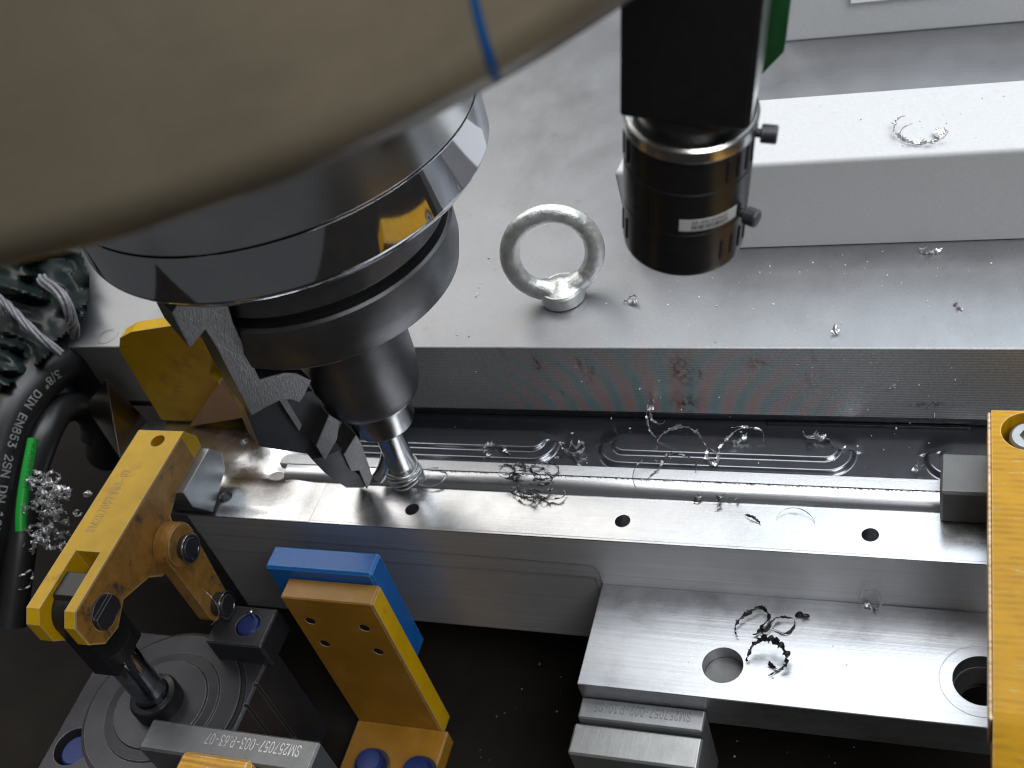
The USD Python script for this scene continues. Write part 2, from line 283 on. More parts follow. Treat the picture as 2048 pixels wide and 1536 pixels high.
mat('chip_dark', (0.20, 0.195, 0.20), 0.35, 1.0, noise=(.8, .3), bump=(3, .4), bevel=0)
mat('dust', (0.62, 0.62, 0.63), 0.6, 0.2, bevel=0)
mat('bed_black', (0.011, 0.009, 0.007), 0.75, 0.0, spec=.15, noise=(.03, .3), bump=(.6, .2), bevel=0)
mat('steel_sheet', (0.34, 0.32, 0.28), 0.22, 1.0, noise=(.08, .08), bump=(.5, .05), bevel=.3)

# ------------------------------------------------------------------ the setting
obj('machine_bed', bx(-420, 480, -420, 460, -130, -100, 1), 'bed_black', kind='structure', label='black oily machine bed far below the fixture')

# ------------------------------------------------------------------ steel plate behind
ZP, YP = 36.5, -18.5
t = thing('steel_plate', 'thick grey steel plate with milled front edge, carrying the white bars and eye bolt', 'steel plate', (60, 110, 5))
obj('slab', bx(-240, 290, YP, 300, 5.5, ZP, .3), 'plate_edge', t)
obj('top_face', bx(-240 + .4, 290 - .4, YP + .4, 299, ZP - .5, ZP + .02, .05), 'plate_top', t)
lip = Polygon([(YP + .1, 5.4), (YP + 1.6, 1.2), (60, 1.2), (60, 5.4)])
obj('lower_lip', prism(lip, (-240, 0, 0), (0, 1, 0), (0, 0, 1), (1, 0, 0), 530), 'plate_lip', t)
sh = []
for i in range(40):
    x = 98 + i * 1.6
    sh.append((x, -1.2 + .9 * math.sin(i * .9) * rng.random() - .8 * rng.random()))
rag = Polygon([(98, 1.6)] + sh + [(162, 1.6)])
obj('ragged_sealant', prism(rag, (0, YP + 1.2, 0), (1, 0, 0), (0, 0, 1), (0, -1, 0), 1.1), 'plate_lip', t)
ringm = lathe([(3.2, 0), (4.6, 0), (4.6, .15), (3.2, .15)], onz(215, 672, ZP + .02), n=40)
obj('ring_mark', ringm, 'ground_steel', t)

# ------------------------------------------------------------------ eye bolt
base = np.array([27.2, 7.2, ZP])
t = thing('eye_bolt', 'rough galvanised lifting eye bolt standing on the grey steel plate', 'eye bolt', base)
def ring_mesh(c, ax, Rm, r, flatin=.78):
    a, b, d = frame(ax); V = []; N, n = 96, 28; Fc = []
    for i in range(N):
        th = 2 * math.pi * i / N; rad = math.cos(th) * a + math.sin(th) * b
        for j in range(n):
            ph = 2 * math.pi * j / n; cr = r * math.cos(ph)
            if cr < 0: cr *= .82
            V.append(c + (Rm + cr) * rad + r * flatin * math.sin(ph) * d)
    for i in range(N):
        for j in range(n):
            p, q = i * n + j, i * n + (j + 1) % n; s, u = ((i + 1) % N) * n + j, ((i + 1) % N) * n + (j + 1) % n
            Fc += [(p, s, u), (p, u, q)]
    return trimesh.Trimesh(np.array(V), Fc, process=False)
rax = np.array([0.30, -0.93, 0.20]); rax /= np.linalg.norm(rax)
up = np.array([0, 0, 1.0]) - rax * rax[2]; up /= np.linalg.norm(up)
rc = base + np.array([0, 0, 2.6]) + up * 15.6
rm = man(ring_mesh(rc, rax, 14.4, 3.9))
sph = lambda p, r: man(trimesh.creation.icosphere(2, r).apply_translation(p))
inpl = np.cross(up, rax)
neck = m3.Manifold.batch_hull([man(cyl(7.3, 3.5, 5.4, base, n=48)), sph(rc - up * 13.4, 3.7)])
web = neck
for s_ in (-1, 1):
    web = web + m3.Manifold.batch_hull([man(cyl(5.2, 3.6, 5.2, base, n=40)), sph(rc + (-up * math.cos(.55) + s_ * inpl * math.sin(.55)) * 14.4, 3.5)])
body = to_tm(rm + neck + web)
body = to_tm(man(body).refine_to_length(1.0)); body = trimesh.smoothing.filter_taubin(body, iterations=24)
nz = meshkit.fbm(np.array(body.vertices) * .8, 3, 3)[:, None] - .5
body.vertices = body.vertices + body.vertex_normals * nz * .25
obj('ring', body, 'zinc', t, smooth=60)
obj('collar', lathe([(0, 0), (7.3, 0), (7.9, .5), (7.9, 4.6), (7.2, 5.5), (0, 5.5)], base + np.array([0, 0, .05]), n=60), 'zinc', t)

# ------------------------------------------------------------------ white bars
t = thing('white_bar', 'white painted square bar with curled swarf on top, lying behind the lens', 'white bar', (110, 51, ZP))
B = Polygon([(46.9, 31.5), (300, 33.8), (300, 73), (50.6, 71.2)]).buffer(-1.4).buffer(1.4, quad_segs=6)
bar = prism(B, (0, 0, ZP), (1, 0, 0), (0, 1, 0), (0, 0, 1), 35.2)
bar = m3.Manifold.batch_hull([man(prism(B.buffer(-o), (0, 0, z), (1, 0, 0), (0, 1, 0), (0, 0, 1), .05)) for o, z in ((.5, ZP + .05), (0, ZP + .6), (0, ZP + 33.4), (.55, ZP + 34.6), (1.6, ZP + 35.2))])
obj('bar', bar, 'white_paint', t, smooth=50)
t = thing('white_bar', 'plain white painted box at the top right with a white paper label on its front', 'white bar', (200, 200, ZP))
B2 = Polygon([(86, 171), (330, 168.5), (330, 240), (86, 241)])
obj('bar', m3.Manifold.batch_hull([man(prism(B2.buffer(-o), (0, 0, z), (1, 0, 0), (0, 1, 0), (0, 0, 1), .05)) for o, z in ((.5, ZP + .05), (0, ZP + .6), (0, ZP + 49), (1.2, ZP + 50.5))]), 'white_paint', t)
lp = ony(1702, 4, 170.0); lq = ony(1960, -12, 169.6)
obj('paper_label', bx(lp[0], lq[0], 168.6, 169.35, lp[2], lp[2] + 14, .1), 'paper', t)

# ------------------------------------------------------------------ machined rail (fixture body)
YF = -70.6
def hole(x, y, r, z0, z1, n=48): return man(trimesh.creation.cylinder(r, z1 - z0, sections=n).apply_translation((x, y, (z0 + z1) / 2)))
t = thing('machined_rail', 'long polished aluminium fixture rail with round holes along its front edge', 'machined rail', (20, -50, -60))
outline = Polygon([(-110, YF), (200, YF), (200, -20), (-128, -20), (-128, -24), (-155, -24), (-155, -66), (-112, -66)])
rail = man(prism(outline, (0, 0, -59), (1, 0, 0), (0, 1, 0), (0, 0, 1), 59))
cut = man(prism(Polygon([(-115, -70), (46.2, -70), (46.2, -14), (-115, -10.8)]).buffer(-4).buffer(4), (0, YF - 1, 0), (1, 0, 0), (0, 0, 1), (0, -1, 0), -1.45))
cut2 = man(bx(-114, 44, YF - 2, YF + .75, -90, -21.5, .01))
rail = rail - cut - cut2
for hx in (-96.5, -20.1, 56.0, 133.8): rail = rail - hole(hx, -62.2, 2.55, -12, 1)
rail = rail - man(bx(-60, 210, -45.5, 0, -4.5, 1, .01))        # recess under the black panel
rail, front = rail.split_by_plane((0, 1, 0), YF + .9)
obj('rail_body', rail, 'aluminium', t, smooth=25)
fr = front - man(bx(-200, 300, -90, -60, -.45, 5, .01))
obj('front_wall', fr, 'aluminium_front', t, smooth=25)
cap = front - man(bx(-200, 300, -90, -60, -90, -.47, .01))
obj('front_edge', cap, 'aluminium', t, smooth=25)
for hx in (-96.5, -20.1, 56.0, 133.8):
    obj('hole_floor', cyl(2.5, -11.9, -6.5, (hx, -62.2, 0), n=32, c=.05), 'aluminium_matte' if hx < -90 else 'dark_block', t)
t = thing('stepped_block', 'brushed aluminium step block with two big holes, curled swarf lying on it', 'aluminium block', (110, -90, -38))
stp = man(bx(46.2, 200, -109.6, YF - .05, -39, -24, .25)) - hole(90.9, -97.6, 6.35, -45, -20, 64) - hole(166.0, -94.4, 8.2, -45, -20, 72)
obj('block_body', stp, 'aluminium_brushed', t, smooth=25)
obj('hole_insert', cyl(6.3, -38.8, -29.5, (90.9, -97.6, 0), c=.1), 'oxide_steel', t)
obj('hole_bushing', lathe([(6.4, -38), (8.15, -38), (8.15, -29.5), (7.5, -30.2), (6.4, -36)], (166, -94.4, 0), n=64), 'oxide_steel', t)
obj('scribed_ring', lathe([(11.6, -24.05), (12.0, -24.05), (12.0, -23.9), (11.6, -23.9)], (166, -94.4, 0), n=80), 'aluminium_matte', t)
# front wall of the rail above the block
# ------------------------------------------------------------------ workpiece: frosted strip with rolled edge
t = thing('workpiece_strip', 'bright aluminium edge strip with a rolled shoulder being milled along the rail', 'aluminium strip', (50, -47, 0))
arc = [(-52.2 + 5.4 * (1 - math.cos(a)), .02 + 2.9 * math.sin(a)) for a in np.linspace(0, math.pi / 2, 14)]
prof = Polygon([(-52.2, -.02)] + arc + [(-46.6, 2.95), (-46.6, -.02)])
obj('rolled_shoulder', prism(prof, (-76, 0, .01), (0, 1, 0), (0, 0, 1), (1, 0, 0), 256), 'aluminium_rolled', t, smooth=40)
sp = sbox(-78, -46.4, 180, -42.0).union(Polygon([(-79.5, -46.4), (-79.5, -44), (-77, -42), (-70, -42), (-70, -46.4)]))
obj('frosted_strip', prism(sp, (0, 0, -.5), (1, 0, 0), (0, 1, 0), (0, 0, 1), 3.7), 'aluminium_matte', t)
burr = []
for i in range(330):
    x = -20 + rng.random() * 172; h = .3 + 1.0 * rng.random() ** 3; l = .3 + 1.6 * rng.random() ** 2
    a = np.array([x, -46.5, 2.9]); b = a + [l, -.2 - .6 * rng.random(), h * .6]; c = a + [l * .4, -.1, -.4]; d = a + [l * .4, .3, .2]
    burr.append(trimesh.convex.convex_hull(np.array([a, b, c, d])))
obj('burr', cat_(*burr), 'chip_dark', t, kind='stuff', label='ragged dark burr along the cut edge')
# ------------------------------------------------------------------ black pressed panel
def capsule(x, y, x0, x1, yc, r):
    cx = np.clip(x, x0 + r, x1 - r); return np.hypot(x - cx, y - yc) - r
gx, gy = np.meshgrid(np.linspace(-64, 195, 700), np.linspace(-45.0, 4, 120), indexing='ij')
def step(d, w):
    w = np.where(gy > -29.5, 3.6, w); return .5 * (1 + np.cos(np.pi * np.clip((d + w) / (2 * w), 0, 1)))
hz = 0.3 * np.ones_like(gx)
for x0, x1 in ((-70, 26.0), (42.0, 127), (149, 230)):
    hz += 1.5 * step(capsule(gx, gy, x0, x1, -31.0, 8.4), 1.0) + .9 * step(capsule(gx, gy, x0 + 4.5, x1 - 4.5, -29.8, 4.6), .8)
hz = np.where(gy < -42.2, 0.3, hz)
def grid_mesh(X, Y, Zz, thick):
    n, m_ = X.shape; top = np.stack([X, Y, Zz], -1).reshape(-1, 3); bot = top - [0, 0, thick]
    idx = np.arange(n * m_).reshape(n, m_); Fc = []
    a, b, c, d = idx[:-1, :-1].ravel(), idx[1:, :-1].ravel(), idx[1:, 1:].ravel(), idx[:-1, 1:].ravel(); N = n * m_
    Fc = [np.c_[a, b, c], np.c_[a, c, d], np.c_[a, c, b] + N, np.c_[a, d, c] + N]
    ring = np.r_[idx[:, 0], idx[-1, 1:], idx[-2::-1, -1], idx[0, -2:0:-1]]; r2 = np.roll(ring, -1)
    Fc += [np.c_[ring, ring + N, r2 + N], np.c_[ring, r2 + N, r2]]
    return trimesh.Trimesh(np.r_[top, bot], np.concatenate(Fc), process=False)
obj('pressed_panel', grid_mesh(gx, gy, hz, .8), 'black_panel', None, smooth=30, label='glossy black sheet panel with long pressed ribs behind the aluminium strip', cat='sheet panel')
# ------------------------------------------------------------------ polished formed sheet at the left
gx, gy = np.meshgrid(np.linspace(-127.6, -58, 240), np.linspace(-70.45, -24.5, 200), indexing='ij')
hz = .9 + 0 * gx
def gs(x, y, sx, sy): return np.exp(-((gx - x) / sx) ** 2 - ((gy - y) / sy) ** 2)
hz += 2.4 * gs(-88, -36, 9, 7) - 1.1 * gs(-97, -48, 8, 7) + .9 * gs(-104, -52, 5, 6) - 1.2 * gs(-80, -50, 6, 4)
hz += .25 * (meshkit.fbm(np.stack([gx * .12, gy * .12, gx * 0], -1), 3, 5) - .5) * np.clip((gy + 64) / 8, 0, 1)
edge = np.clip((gy + 57) / 5, 0, 1); hz = .9 + (hz - .9) * edge ** 1.5
bl = np.clip((-62 - gx) / 14, 0, 1) * np.clip((gy + 70.4) / 5, 0, 1); hz = .08 + (hz - .08) * bl * bl * (3 - 2 * bl)
sheet = man(grid_mesh(gx, gy, hz, 1.2)) - hole(-96.5, -62.2, 2.5, -2, 5) - hole(-101.3, -35.0, 1.9, -2, 6)
obj('formed_sheet', sheet, 'polished_sheet', None, smooth=40, label='mirror bright dented sheet at the left end of the rail under the yellow arm', cat='metal sheet')
# upturned flange at the far left
fl = [onz(171, 812, 15), np.array([-160.7, -24.2, 23.7]), np.array([-154.6, -24.2, .3]), np.array([-155, -45, .3])]
fl = np.array(fl); nrm = np.cross(fl[1] - fl[0], fl[2] - fl[0]); nrm /= np.linalg.norm(nrm)
obj('bent_flange', trimesh.convex.convex_hull(np.r_[fl, fl - nrm * .9 * np.sign(nrm[0])]), 'steel_sheet', None, label='beige reflecting steel flange bent up beside the black hose', cat='steel flange')

# ------------------------------------------------------------------ steel stop block + yellow beam at the right
obj('stop_block', bx(153.6, 190, -56, -40.2, .05, 14, .8), 'oxide_steel', None, label='dark grey steel block clamped under the right yellow beam', cat='steel block')
t = thing('yellow_beam', 'yellow painted clamp beam with sunken socket screw at the right edge', 'clamp beam', (178, -90, 14.1))
prof = Polygon([(-39.5, 14.1), (-39.5, 32), (-137, 32), (-141, 30.5), (-158, 17), (-158, 8), (-120, 8), (-110, 14.1)])
beam = man(prism(prof, (167.3, 0, 0), (0, 1, 0), (0, 0, 1), (1, 0, 0), 24)) - hole(177.0, -47.4, 7.2, 22, 40, 64)
obj('beam_body', beam, 'yellow_beam', t, smooth=20)
scr = man(cyl(5.6, 21.9, 30.6, (177.6, -47.6, 0), n=64, c=.8)) - man(trimesh.creation.cylinder(2.9, 8, sections=6).apply_translation((177.6, -47.6, 31)))
obj('socket_screw', scr, 'ground_steel', t, smooth=25)
obj('edge_strip', bx(166.3, 167.25, -139, -39.8, 20, 31.6, .3), 'orange_worn', t)

# ------------------------------------------------------------------ engraved steel blocks below the step
def engrave(text, x_right, y0, z, height, width, parent, depth=.25, bold=False, look='engraved'):
    """text read from behind (turned half round), raised hairline letters"""
    m = meshkit.text_mesh(text, height, depth, bold)
    w = m.bounds[1][0]; m.apply_scale((width / w, 1, 1))
    m = oriented(m, (x_right, y0, z - depth + .06), (-1, 0, 0), (0, -1, 0), (0, 0, 1))
    obj('engraved_text', m, look, parent)
t = thing('engraved_block', 'small grey steel block stamped with a number, upside down, against the step block', 'steel block', (66, -113, -60))
obj('block_body', bx(46.6, 86.6, -117.2, -109.9, -62, -31, .5), 'ground_steel', t)
engrave('SM257057-009-P.10-05', 82.5, -111.2, -31, 3.4, 31, t)
t = thing('shim_block', 'plain scratched grey steel block in front of the stamped one', 'steel block', (66, -123, -70))
blk = man(bx(45.4, 86.6, -128.6, -117.7, -95, -33.4, .7)) - man(trimesh.creation.cylinder(5, 30, sections=40, transform=trimesh.transformations.rotation_matrix(math.pi / 2, (1, 0, 0))).apply_translation((62, -128, -52)))
obj('block_body', blk, 'grey_steel', t)

# ------------------------------------------------------------------ yellow bracket with blue pad
t = thing('yellow_bracket', 'upright yellow painted bracket with four screw holes and a foot', 'bracket', (-43, -97, -95))
br = man(bx(-61.6, -25.9, -97.2, -89.0, -95, -8.4, .5))
for (u, v) in ((621, 1242), (729, 1256), (650, 1287), (757, 1303)):
    q = ony(u, v, -97.2); br = br - man(trimesh.creation.cylinder(2.0, 6, sections=32, transform=trimesh.transformations.rotation_matrix(math.pi / 2, (1, 0, 0))).apply_translation((q[0], -96.5, q[2])))
obj('upright', br, 'shaded_yellow', t, smooth=25)  # shade of the unlit front is in this darker yellow
for (u, v) in ((621, 1242), (729, 1256), (650, 1287), (757, 1303)):
    q = ony(u, v, -97.2); obj('hole_shade', cyl(1.95, 0, .8, (q[0], -97.12, q[2]), (0, 1, 0), n=28, c=.15), 'black_matte', t)  # black discs paint the shade inside the holes
obj('side_edge', bx(-25.85, -25.55, -96.8, -89.4, -94, -9, .1), 'yellow_paint', t)
obj('foot', bx(-62, -23, -128, -96.9, -99.5, -91.5, .5), 'shaded_yellow', t)
for i, (u, v) in enumerate(((737, 1522), (832, 1538))):
    q = onz(u, v, -87)
    b = thing('blue_bolt', ('left' if i == 0 else 'right') + ' one of two blue capped bolts in the foot of the yellow bracket', 'bolt', (q[0], q[1], -91.4))
    obj('cap', lathe([(0, 0), (5.6, 0), (5.6, 4), (4.6, 5.4), (0, 5.8)], (q[0], q[1], -91.4), n=40), 'blue_bolt', b)
    obj('washer', lathe([(0, -.02), (7.2, -.02), (7.2, .9), (0, .9)], (q[0], q[1], -91.4), n=40), 'dark_block', b)
pd = bx(-69.6, -27.4, -88.8, -79.2, -56, -3.2, .9)
obj('blue_pad', pd, 'blue_pad', None, label='bright blue plastic pad behind the yellow bracket, frayed along its top', cat='plastic pad')

# ------------------------------------------------------------------ left clamp: arm, link, cylinder
XA0, XA1 = -121.4, -101.9
t = thing('link_clamp', 'yellow clamp arm with forked end and stamped number at the left end of the rail', 'clamp arm', (-112, -100, 18))
side = Polygon([(-57.6, 31.9), (-135.5, 31.9), (-139.3, 28), (-139.3, 19), (-134.5, 12.5), (-127, 11), (-119, 15.5), (-106, 10), (-101, 4), (-92, 3), (-86, 7.5), (-83.5, 16), (-74, 19.6), (-54.2, 20), (-53.6, 25)])
arm = man(prism(side, (XA0, 0, 0), (0, 1, 0), (0, 0, 1), (1, 0, 0), XA1 - XA0))
arm = arm - man(bx(-116.0, -106.1, -150, -112.2, -5, 40, .01)) - hole(-110.4, -62.6, 2.7, 10, 40)
arm = arm - man(trimesh.creation.cylinder(6.0, 60, sections=40, transform=trimesh.transformations.rotation_matrix(math.pi / 2, (0, 1, 0))).apply_translation((-80, -127.5, 20.5)))
obj('arm_body', arm, 'yellow_paint', t, smooth=20)
obj('worn_side', prism(side.buffer(-.5).difference(Point(-127.5, 20.5).buffer(6.3)).difference(sbox(-60, 19, -50, 40)), (XA1 - .1, 0, 0), (0, 1, 0), (0, 0, 1), (1, 0, 0), .25), 'worn_link', t)
m = meshkit.text_mesh('SM257057 P63-07', 3.6, .35); m.apply_scale((28 / m.bounds[1][0], 1, 1))
obj('stamped_text', oriented(m, (-113.6, -104.5, 31.62), (.0, 1, 0), (-1, 0, 0), (0, 0, 1)), 'yellow_paint', t)
for nm, yy, zz, r in (('fork_pin', -127.5, 20.5, 5.9),):
    pin = man(trimesh.creation.cylinder(r, 22, sections=48, transform=trimesh.transformations.rotation_matrix(math.pi / 2, (0, 1, 0))).apply_translation((XA1 - 9, yy, zz)))
    pin = pin - man(bx(XA1 + .4, XA1 + 5, yy - 8, yy + 8, zz + 3.0, zz + 9, .01)) - man(bx(XA1 + .4, XA1 + 5, yy - 8, yy + 8, zz - 9, zz - 3.6, .01))
    obj(nm, pin, 'dark_block', t, smooth=25)
obj('pad_block', prism(Polygon([(-76, 19.8), (-55, 19.8), (-50.5, 13), (-53.5, 6.5), (-69.5, 1.2), (-76, 12)]), (-121, 0, 0), (0, 1, 0), (0, 0, 1), (1, 0, 0), 22.6), 'ground_steel', t)
# link
t = thing('clamp_link', 'worn brown hanging link plate with two dark pins beside the clamp arm', 'link plate', (-97, -92, -24))
hullp = unary_union([Point(-92, 10.5).buffer(8.2), Point(-93.2, -22.5).buffer(6.4)]).convex_hull
obj('link_plate', prism(hullp, (-101.3, 0, 0), (0, 1, 0), (0, 0, 1), (1, 0, 0), 5.2), 'worn_link', t)
hullq = Point(-92.5, 11.2).buffer(7.6, quad_segs=16)
obj('pivot_boss', prism(hullq, (-96.2, 0, 0), (0, 1, 0), (0, 0, 1), (1, 0, 0), 1.6), 'worn_link', t)
for yy, zz, r in ((-92.3, 9.8, 4.3), (-93.4, -22.8, 4.4)):
    obj('pin', cyl(r, 0, 6.5, (-98, yy, zz), (1, 0, 0), n=40, c=.6), 'dark_block', t)
    obj('circlip', lathe([(r + .05, 5.2), (r + .9, 5.2), (r + .9, 5.9), (r + .05, 5.9)], (-97.5, yy, zz), (1, 0, 0), n=40), 'chrome_matte', t)
# fork link in the slot, rod, cylinder
t = thing('clamp_cylinder', 'black hydraulic clamp cylinder with chrome rod under the forked yellow arm', 'cylinder', (-111, -127.5, -100))
tongue = unary_union([Point(-127.5, 20.5).buffer(8.6), sbox(-136, -6, -119, 20)]).union(Polygon([(-134, 20), (-129, 30.5), (-119.5, 30.5), (-117, 16)]))
obj('rod_eye', prism(tongue.buffer(-.6).buffer(.6), (-115.8, 0, 0), (0, 1, 0), (0, 0, 1), (1, 0, 0), 9.5), 'black_matte', t)
obj('rod', cyl(5.9, -40, -3, (-111, -127.5, 0), c=.4), 'chrome', t)
obj('rod_collar', lathe([(0, -4.2), (6.6, -4.2), (8.2, -2.5), (8.2, 2.5), (0, 2.5)], (-111, -127.5, 0)), 'black_matte', t)
obj('gland', lathe([(5.95, -40.5), (9.2, -40.5), (9.2, -33), (8.4, -31.6), (6.6, -31.2), (5.95, -32)], (-111, -127.5, 0)), 'black_anodised', t)
obj('flange_disc', lathe([(9.0, -42), (30, -42), (30, -39.9), (22.4, -39.9), (22.0, -39.2), (18.2, -38.8), (17.7, -38.0), (9.0, -38.0)], (-111, -127.5, 0), n=120), 'dark_block', t)
obj('seal_ring', lathe([(30.1, -42), (31.6, -42), (31.6, -40.6), (30.1, -40.6)], (-111, -127.5, 0), n=120), 'dark_groove', t)
blk = man(bx(-150, -78, -162, -97.5, -99.9, -41, .7)) - man(cyl(31.7, -43, -30, (-111, -127.5, 0), n=120)) - hole(-140, -147, 7.4, -52, -30)
for yy in (-114, -122.5): blk = blk - man(bx(-79.2, -70, yy - .7, yy + .7, -80, -36, .01))
obj('body_block', blk, 'dark_block', t, smooth=25)
b = thing('blue_bolt', 'dim blue bolt sunk in the cylinder flange at the bottom left corner', 'bolt', (-140, -147, -52))
obj('cap', cyl(6.2, -52, -43.5, (-140, -147, 0), c=.8), 'blue_bolt', b)
obj('washer', lathe([(0, -52), (7.2, -52), (7.2, -51), (0, -51)], (-140, -147, 0)), 'dark_block', b)
t = thing('terminal_block', 'small grey block with a blue painted screw beside the cylinder', 'steel block', (-86, -98, -42))
obj('block_body', man(bx(-98, -74.4, -106, -89.5, -41.2, -28.5, .6)) - hole(-83.6, -97.4, 4.9, -32, -20), 'dark_block', t)
obj('blue_screw', lathe([(0, -34), (4.5, -34), (4.5, -29), (3.9, -28.2), (0, -28)], (-83.6, -97.4, 0), n=40), 'blue_bolt', t)
obj('nipple', cyl(.9, -28.5, -25, (-83.0, -93.4, 0), n=20, c=.3), 'chrome_matte', t)
t = thing('engraved_block', 'dark grey stamped steel block at the bottom left, lettering upside down', 'steel block', (-62, -146, -60))
obj('block_body', bx(-98, -32.5, -152.4, -141.2, -99.9, -22, .8), 'dull_steel', t)
engrave('SM257057-003-P.63-07', -38.0, -143.6, -22, 4.0, 36, t, look='engraved_pale')
obj('worn_stub', bx(-75.2, -48.8, -185, -153.8, -40, -14.5, 1.4), 'orange_worn', None, label='worn orange clamp end with bare white corners at the bottom edge', cat='clamp end')

# ------------------------------------------------------------------ yellow bracket at the back left
t = thing('rear_bracket', 'yellow upright bracket half hidden behind the dark stepped holder', 'bracket', (-140, -12, -20))
pts = [(238, 700), (240, 676), (262, 664), (420, 640), (420, 752), (440, 766), (440, 850), (330, 850)]
YB = -24.6
pg = Polygon([(ony(u, v, YB)[0], max(1.2, ony(u, v, YB)[2])) for u, v in pts]).buffer(-1).buffer(1)
obj('upright', prism(pg, (0, YB, 0), (1, 0, 0), (0, 0, 1), (0, -1, 0), -5.8), 'yellow_paint', t, smooth=30)
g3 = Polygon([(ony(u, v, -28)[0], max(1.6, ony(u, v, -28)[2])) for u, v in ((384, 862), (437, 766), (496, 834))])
obj('reflection_plate', prism(g3, (0, -28, 0), (1, 0, 0), (0, 0, 1), (0, -1, 0), -3.3), 'reflection_orange', t)  # added plate, paints the bracket reflection seen in the sheet

# ------------------------------------------------------------------ spindle
SO = np.array([-26.6, -48.9, 0.0]); SD = np.array([0.03, 0.03, 1.0])
SD /= np.linalg.norm(SD)
CO = np.array([-0.2, -64.3, 0.0]); HC, RC = 214.3, 136.3
t = thing('robot_cover', 'huge cream coloured rounded machine head cover across the upper left, with a blue pen mark', 'machine cover', (CO[0], CO[1], HC))
pr = [(70, HC + 7), (RC - 13, HC + .6)] + [(RC - 12 + 12 * math.sin(a), HC + 12 - 12 * math.cos(a)) for a in np.linspace(0, math.pi / 2, 14)] + [(RC + 6, HC + 180), (RC - 14, HC + 180), (RC - 18, HC + 30), (70, HC + 14)]
shell = man(lathe(pr + [pr[0]], CO, n=220)) - man(bx(-300, 300, -32, 300, 0, 600, .1))
obj('shell', shell, 'cover_paint', t, smooth=40)
# blue mark: a thin band lying on the shell
def on_shell(u, v):
    d = ray(u, v); best = None
    for s in np.linspace(90, 400, 6000):
        p = CAM + d * s; r = math.hypot(p[0] - CO[0], p[1] - CO[1]); z = p[2]
        if z < HC + 12: rr = RC - 12 + math.sqrt(max(0, 144 - (HC + 12 - z) ** 2))
        else: rr = RC + 6 * (z - HC - 12) / 168
        if r <= rr and z > HC: return p + np.array([(p[0] - CO[0]) / r, (p[1] - CO[1]) / r, -.3]) * .25
    return None
def smear(pp):
    V = []; Fc = []
    n = len(pp)
    for i, (p, w) in enumerate(pp):
        tng = pp[min(i + 1, n - 1)][0] - pp[max(i - 1, 0)][0]; nn = p - np.array([CO[0], CO[1], p[2] + 10]); s = np.cross(tng, nn); s /= np.linalg.norm(s); nn /= np.linalg.norm(nn)
        V += [p + s * w, p - s * w, p + s * w - nn * .6, p - s * w - nn * .6]
    for i in range(n - 1):
        a, b = 4 * i, 4 * i + 4
        Fc += [(a, a + 1, b + 1), (a, b + 1, b), (a + 2, b + 3, a + 3), (a + 2, b + 2, b + 3), (a, b, b + 2), (a, b + 2, a + 2), (a + 1, b + 3, b + 1), (a + 1, a + 3, b + 3)]
    return trimesh.Trimesh(np.array(V), Fc)
pp = [(on_shell(u, v), w) for (u, v), w in zip([(944, -40), (948, 0), (957, 40), (968, 80), (980, 120), (991, 150), (996, 160)], (.62, .62, .65, .7, .72, .75, .5))]
obj('blue_mark', smear([p for p in pp if p[0] is not None]), 'blue_mark', t)
t = thing('milling_spindle', 'chrome and dark steel milling spindle pointing down at the rail', 'milling spindle', tuple(SO + SD * 130))
obj('upper_ring', lathe([(0, 146.6), (59.5, 146.6), (59.2, 172), (58, 214), (0, 214)], SO, SD, 180), 'chrome_matte', t)
obj('ring_gap', lathe([(0, 146.1), (58.9, 146.1), (58.9, 146.55), (0, 146.55)], SO, SD, 180), 'dark_groove', t)
obj('polished_ring', lathe([(0, 128.6), (56.9, 128.6), (57.6, 128.8), (59.7, 131.3), (60.0, 132.2), (59.75, 146.05), (0, 146.05)], SO, SD, 180), 'chrome', t)
obj('upper_disc', lathe([(0, 111.0), (41.0, 111.0), (42.4, 112.2), (42.4, 128.55), (0, 128.55)], SO, SD, 160), 'dark_steel', t)
obj('disc_groove', lathe([(0, 108.5), (39.8, 108.5), (39.8, 110.98), (0, 110.98)], SO, SD, 160), 'dark_groove', t)
obj('lower_disc', lathe([(0, 91.5), (40.9, 91.5), (41.6, 92.2), (43.2, 99), (43.2, 107.6), (42.4, 108.45), (0, 108.45)], SO, SD, 160), 'dark_steel', t)
obj('nose_ring', lathe([(0, 82.0), (16.9, 82.0), (17.0, 82.4), (17.0, 91.45), (0, 91.45)], SO, SD, 120), 'chrome_matte', t)
obj('collet_nut', lathe([(0, 43.2), (14.5, 43.2), (16.0, 44.3), (17.3, 48), (18.0, 56), (18.1, 66), (17.2, 81.9), (0, 81.9)], SO, SD, 120), 'dark_steel', t)
obj('chamfer_ring', lathe([(0, 41.6), (13.2, 41.6), (14.6, 42.4), (14.6, 43.15), (0, 43.15)], SO, SD, 120), 'tool_steel', t)
obj('collar', lathe([(0, 29.6), (9.0, 29.6), (10.6, 30.2), (11.0, 31), (11.2, 41.55), (0, 41.55)], SO, SD, 120), 'tool_steel', t)
obj('cutter', lathe([(0, 1.2), (3.6, 1.2), (5.0, 2.4), (5.5, 4.2), (5.5, 6.5), (4.9, 8.2), (4.9, 29.55), (0, 29.55)], SO, SD, 80), 'tool_steel', t)
# shreds wound round the cutter tip
ws = []
for k in range(5):
    a = np.linspace(0, 2 * math.pi * (1.1 + .5 * rng.random()), 60) + rng.random() * 6
    r = 5.6 + .5 * rng.random() + .35 * np.sin(a * 3 + k); z = 2.2 + 1.3 * k + 1.0 * np.sin(a + k) * .7
    ws.append(sweep(SO + np.c_[r * np.cos(a), r * np.sin(a), z], .33 + .1 * np.sin(a * 9), 6, flat=.5))
obj('wound_swarf', cat_(*ws), 'chip_metal', None, label='swarf wound round the tip of the cutter', cat='metal swarf')

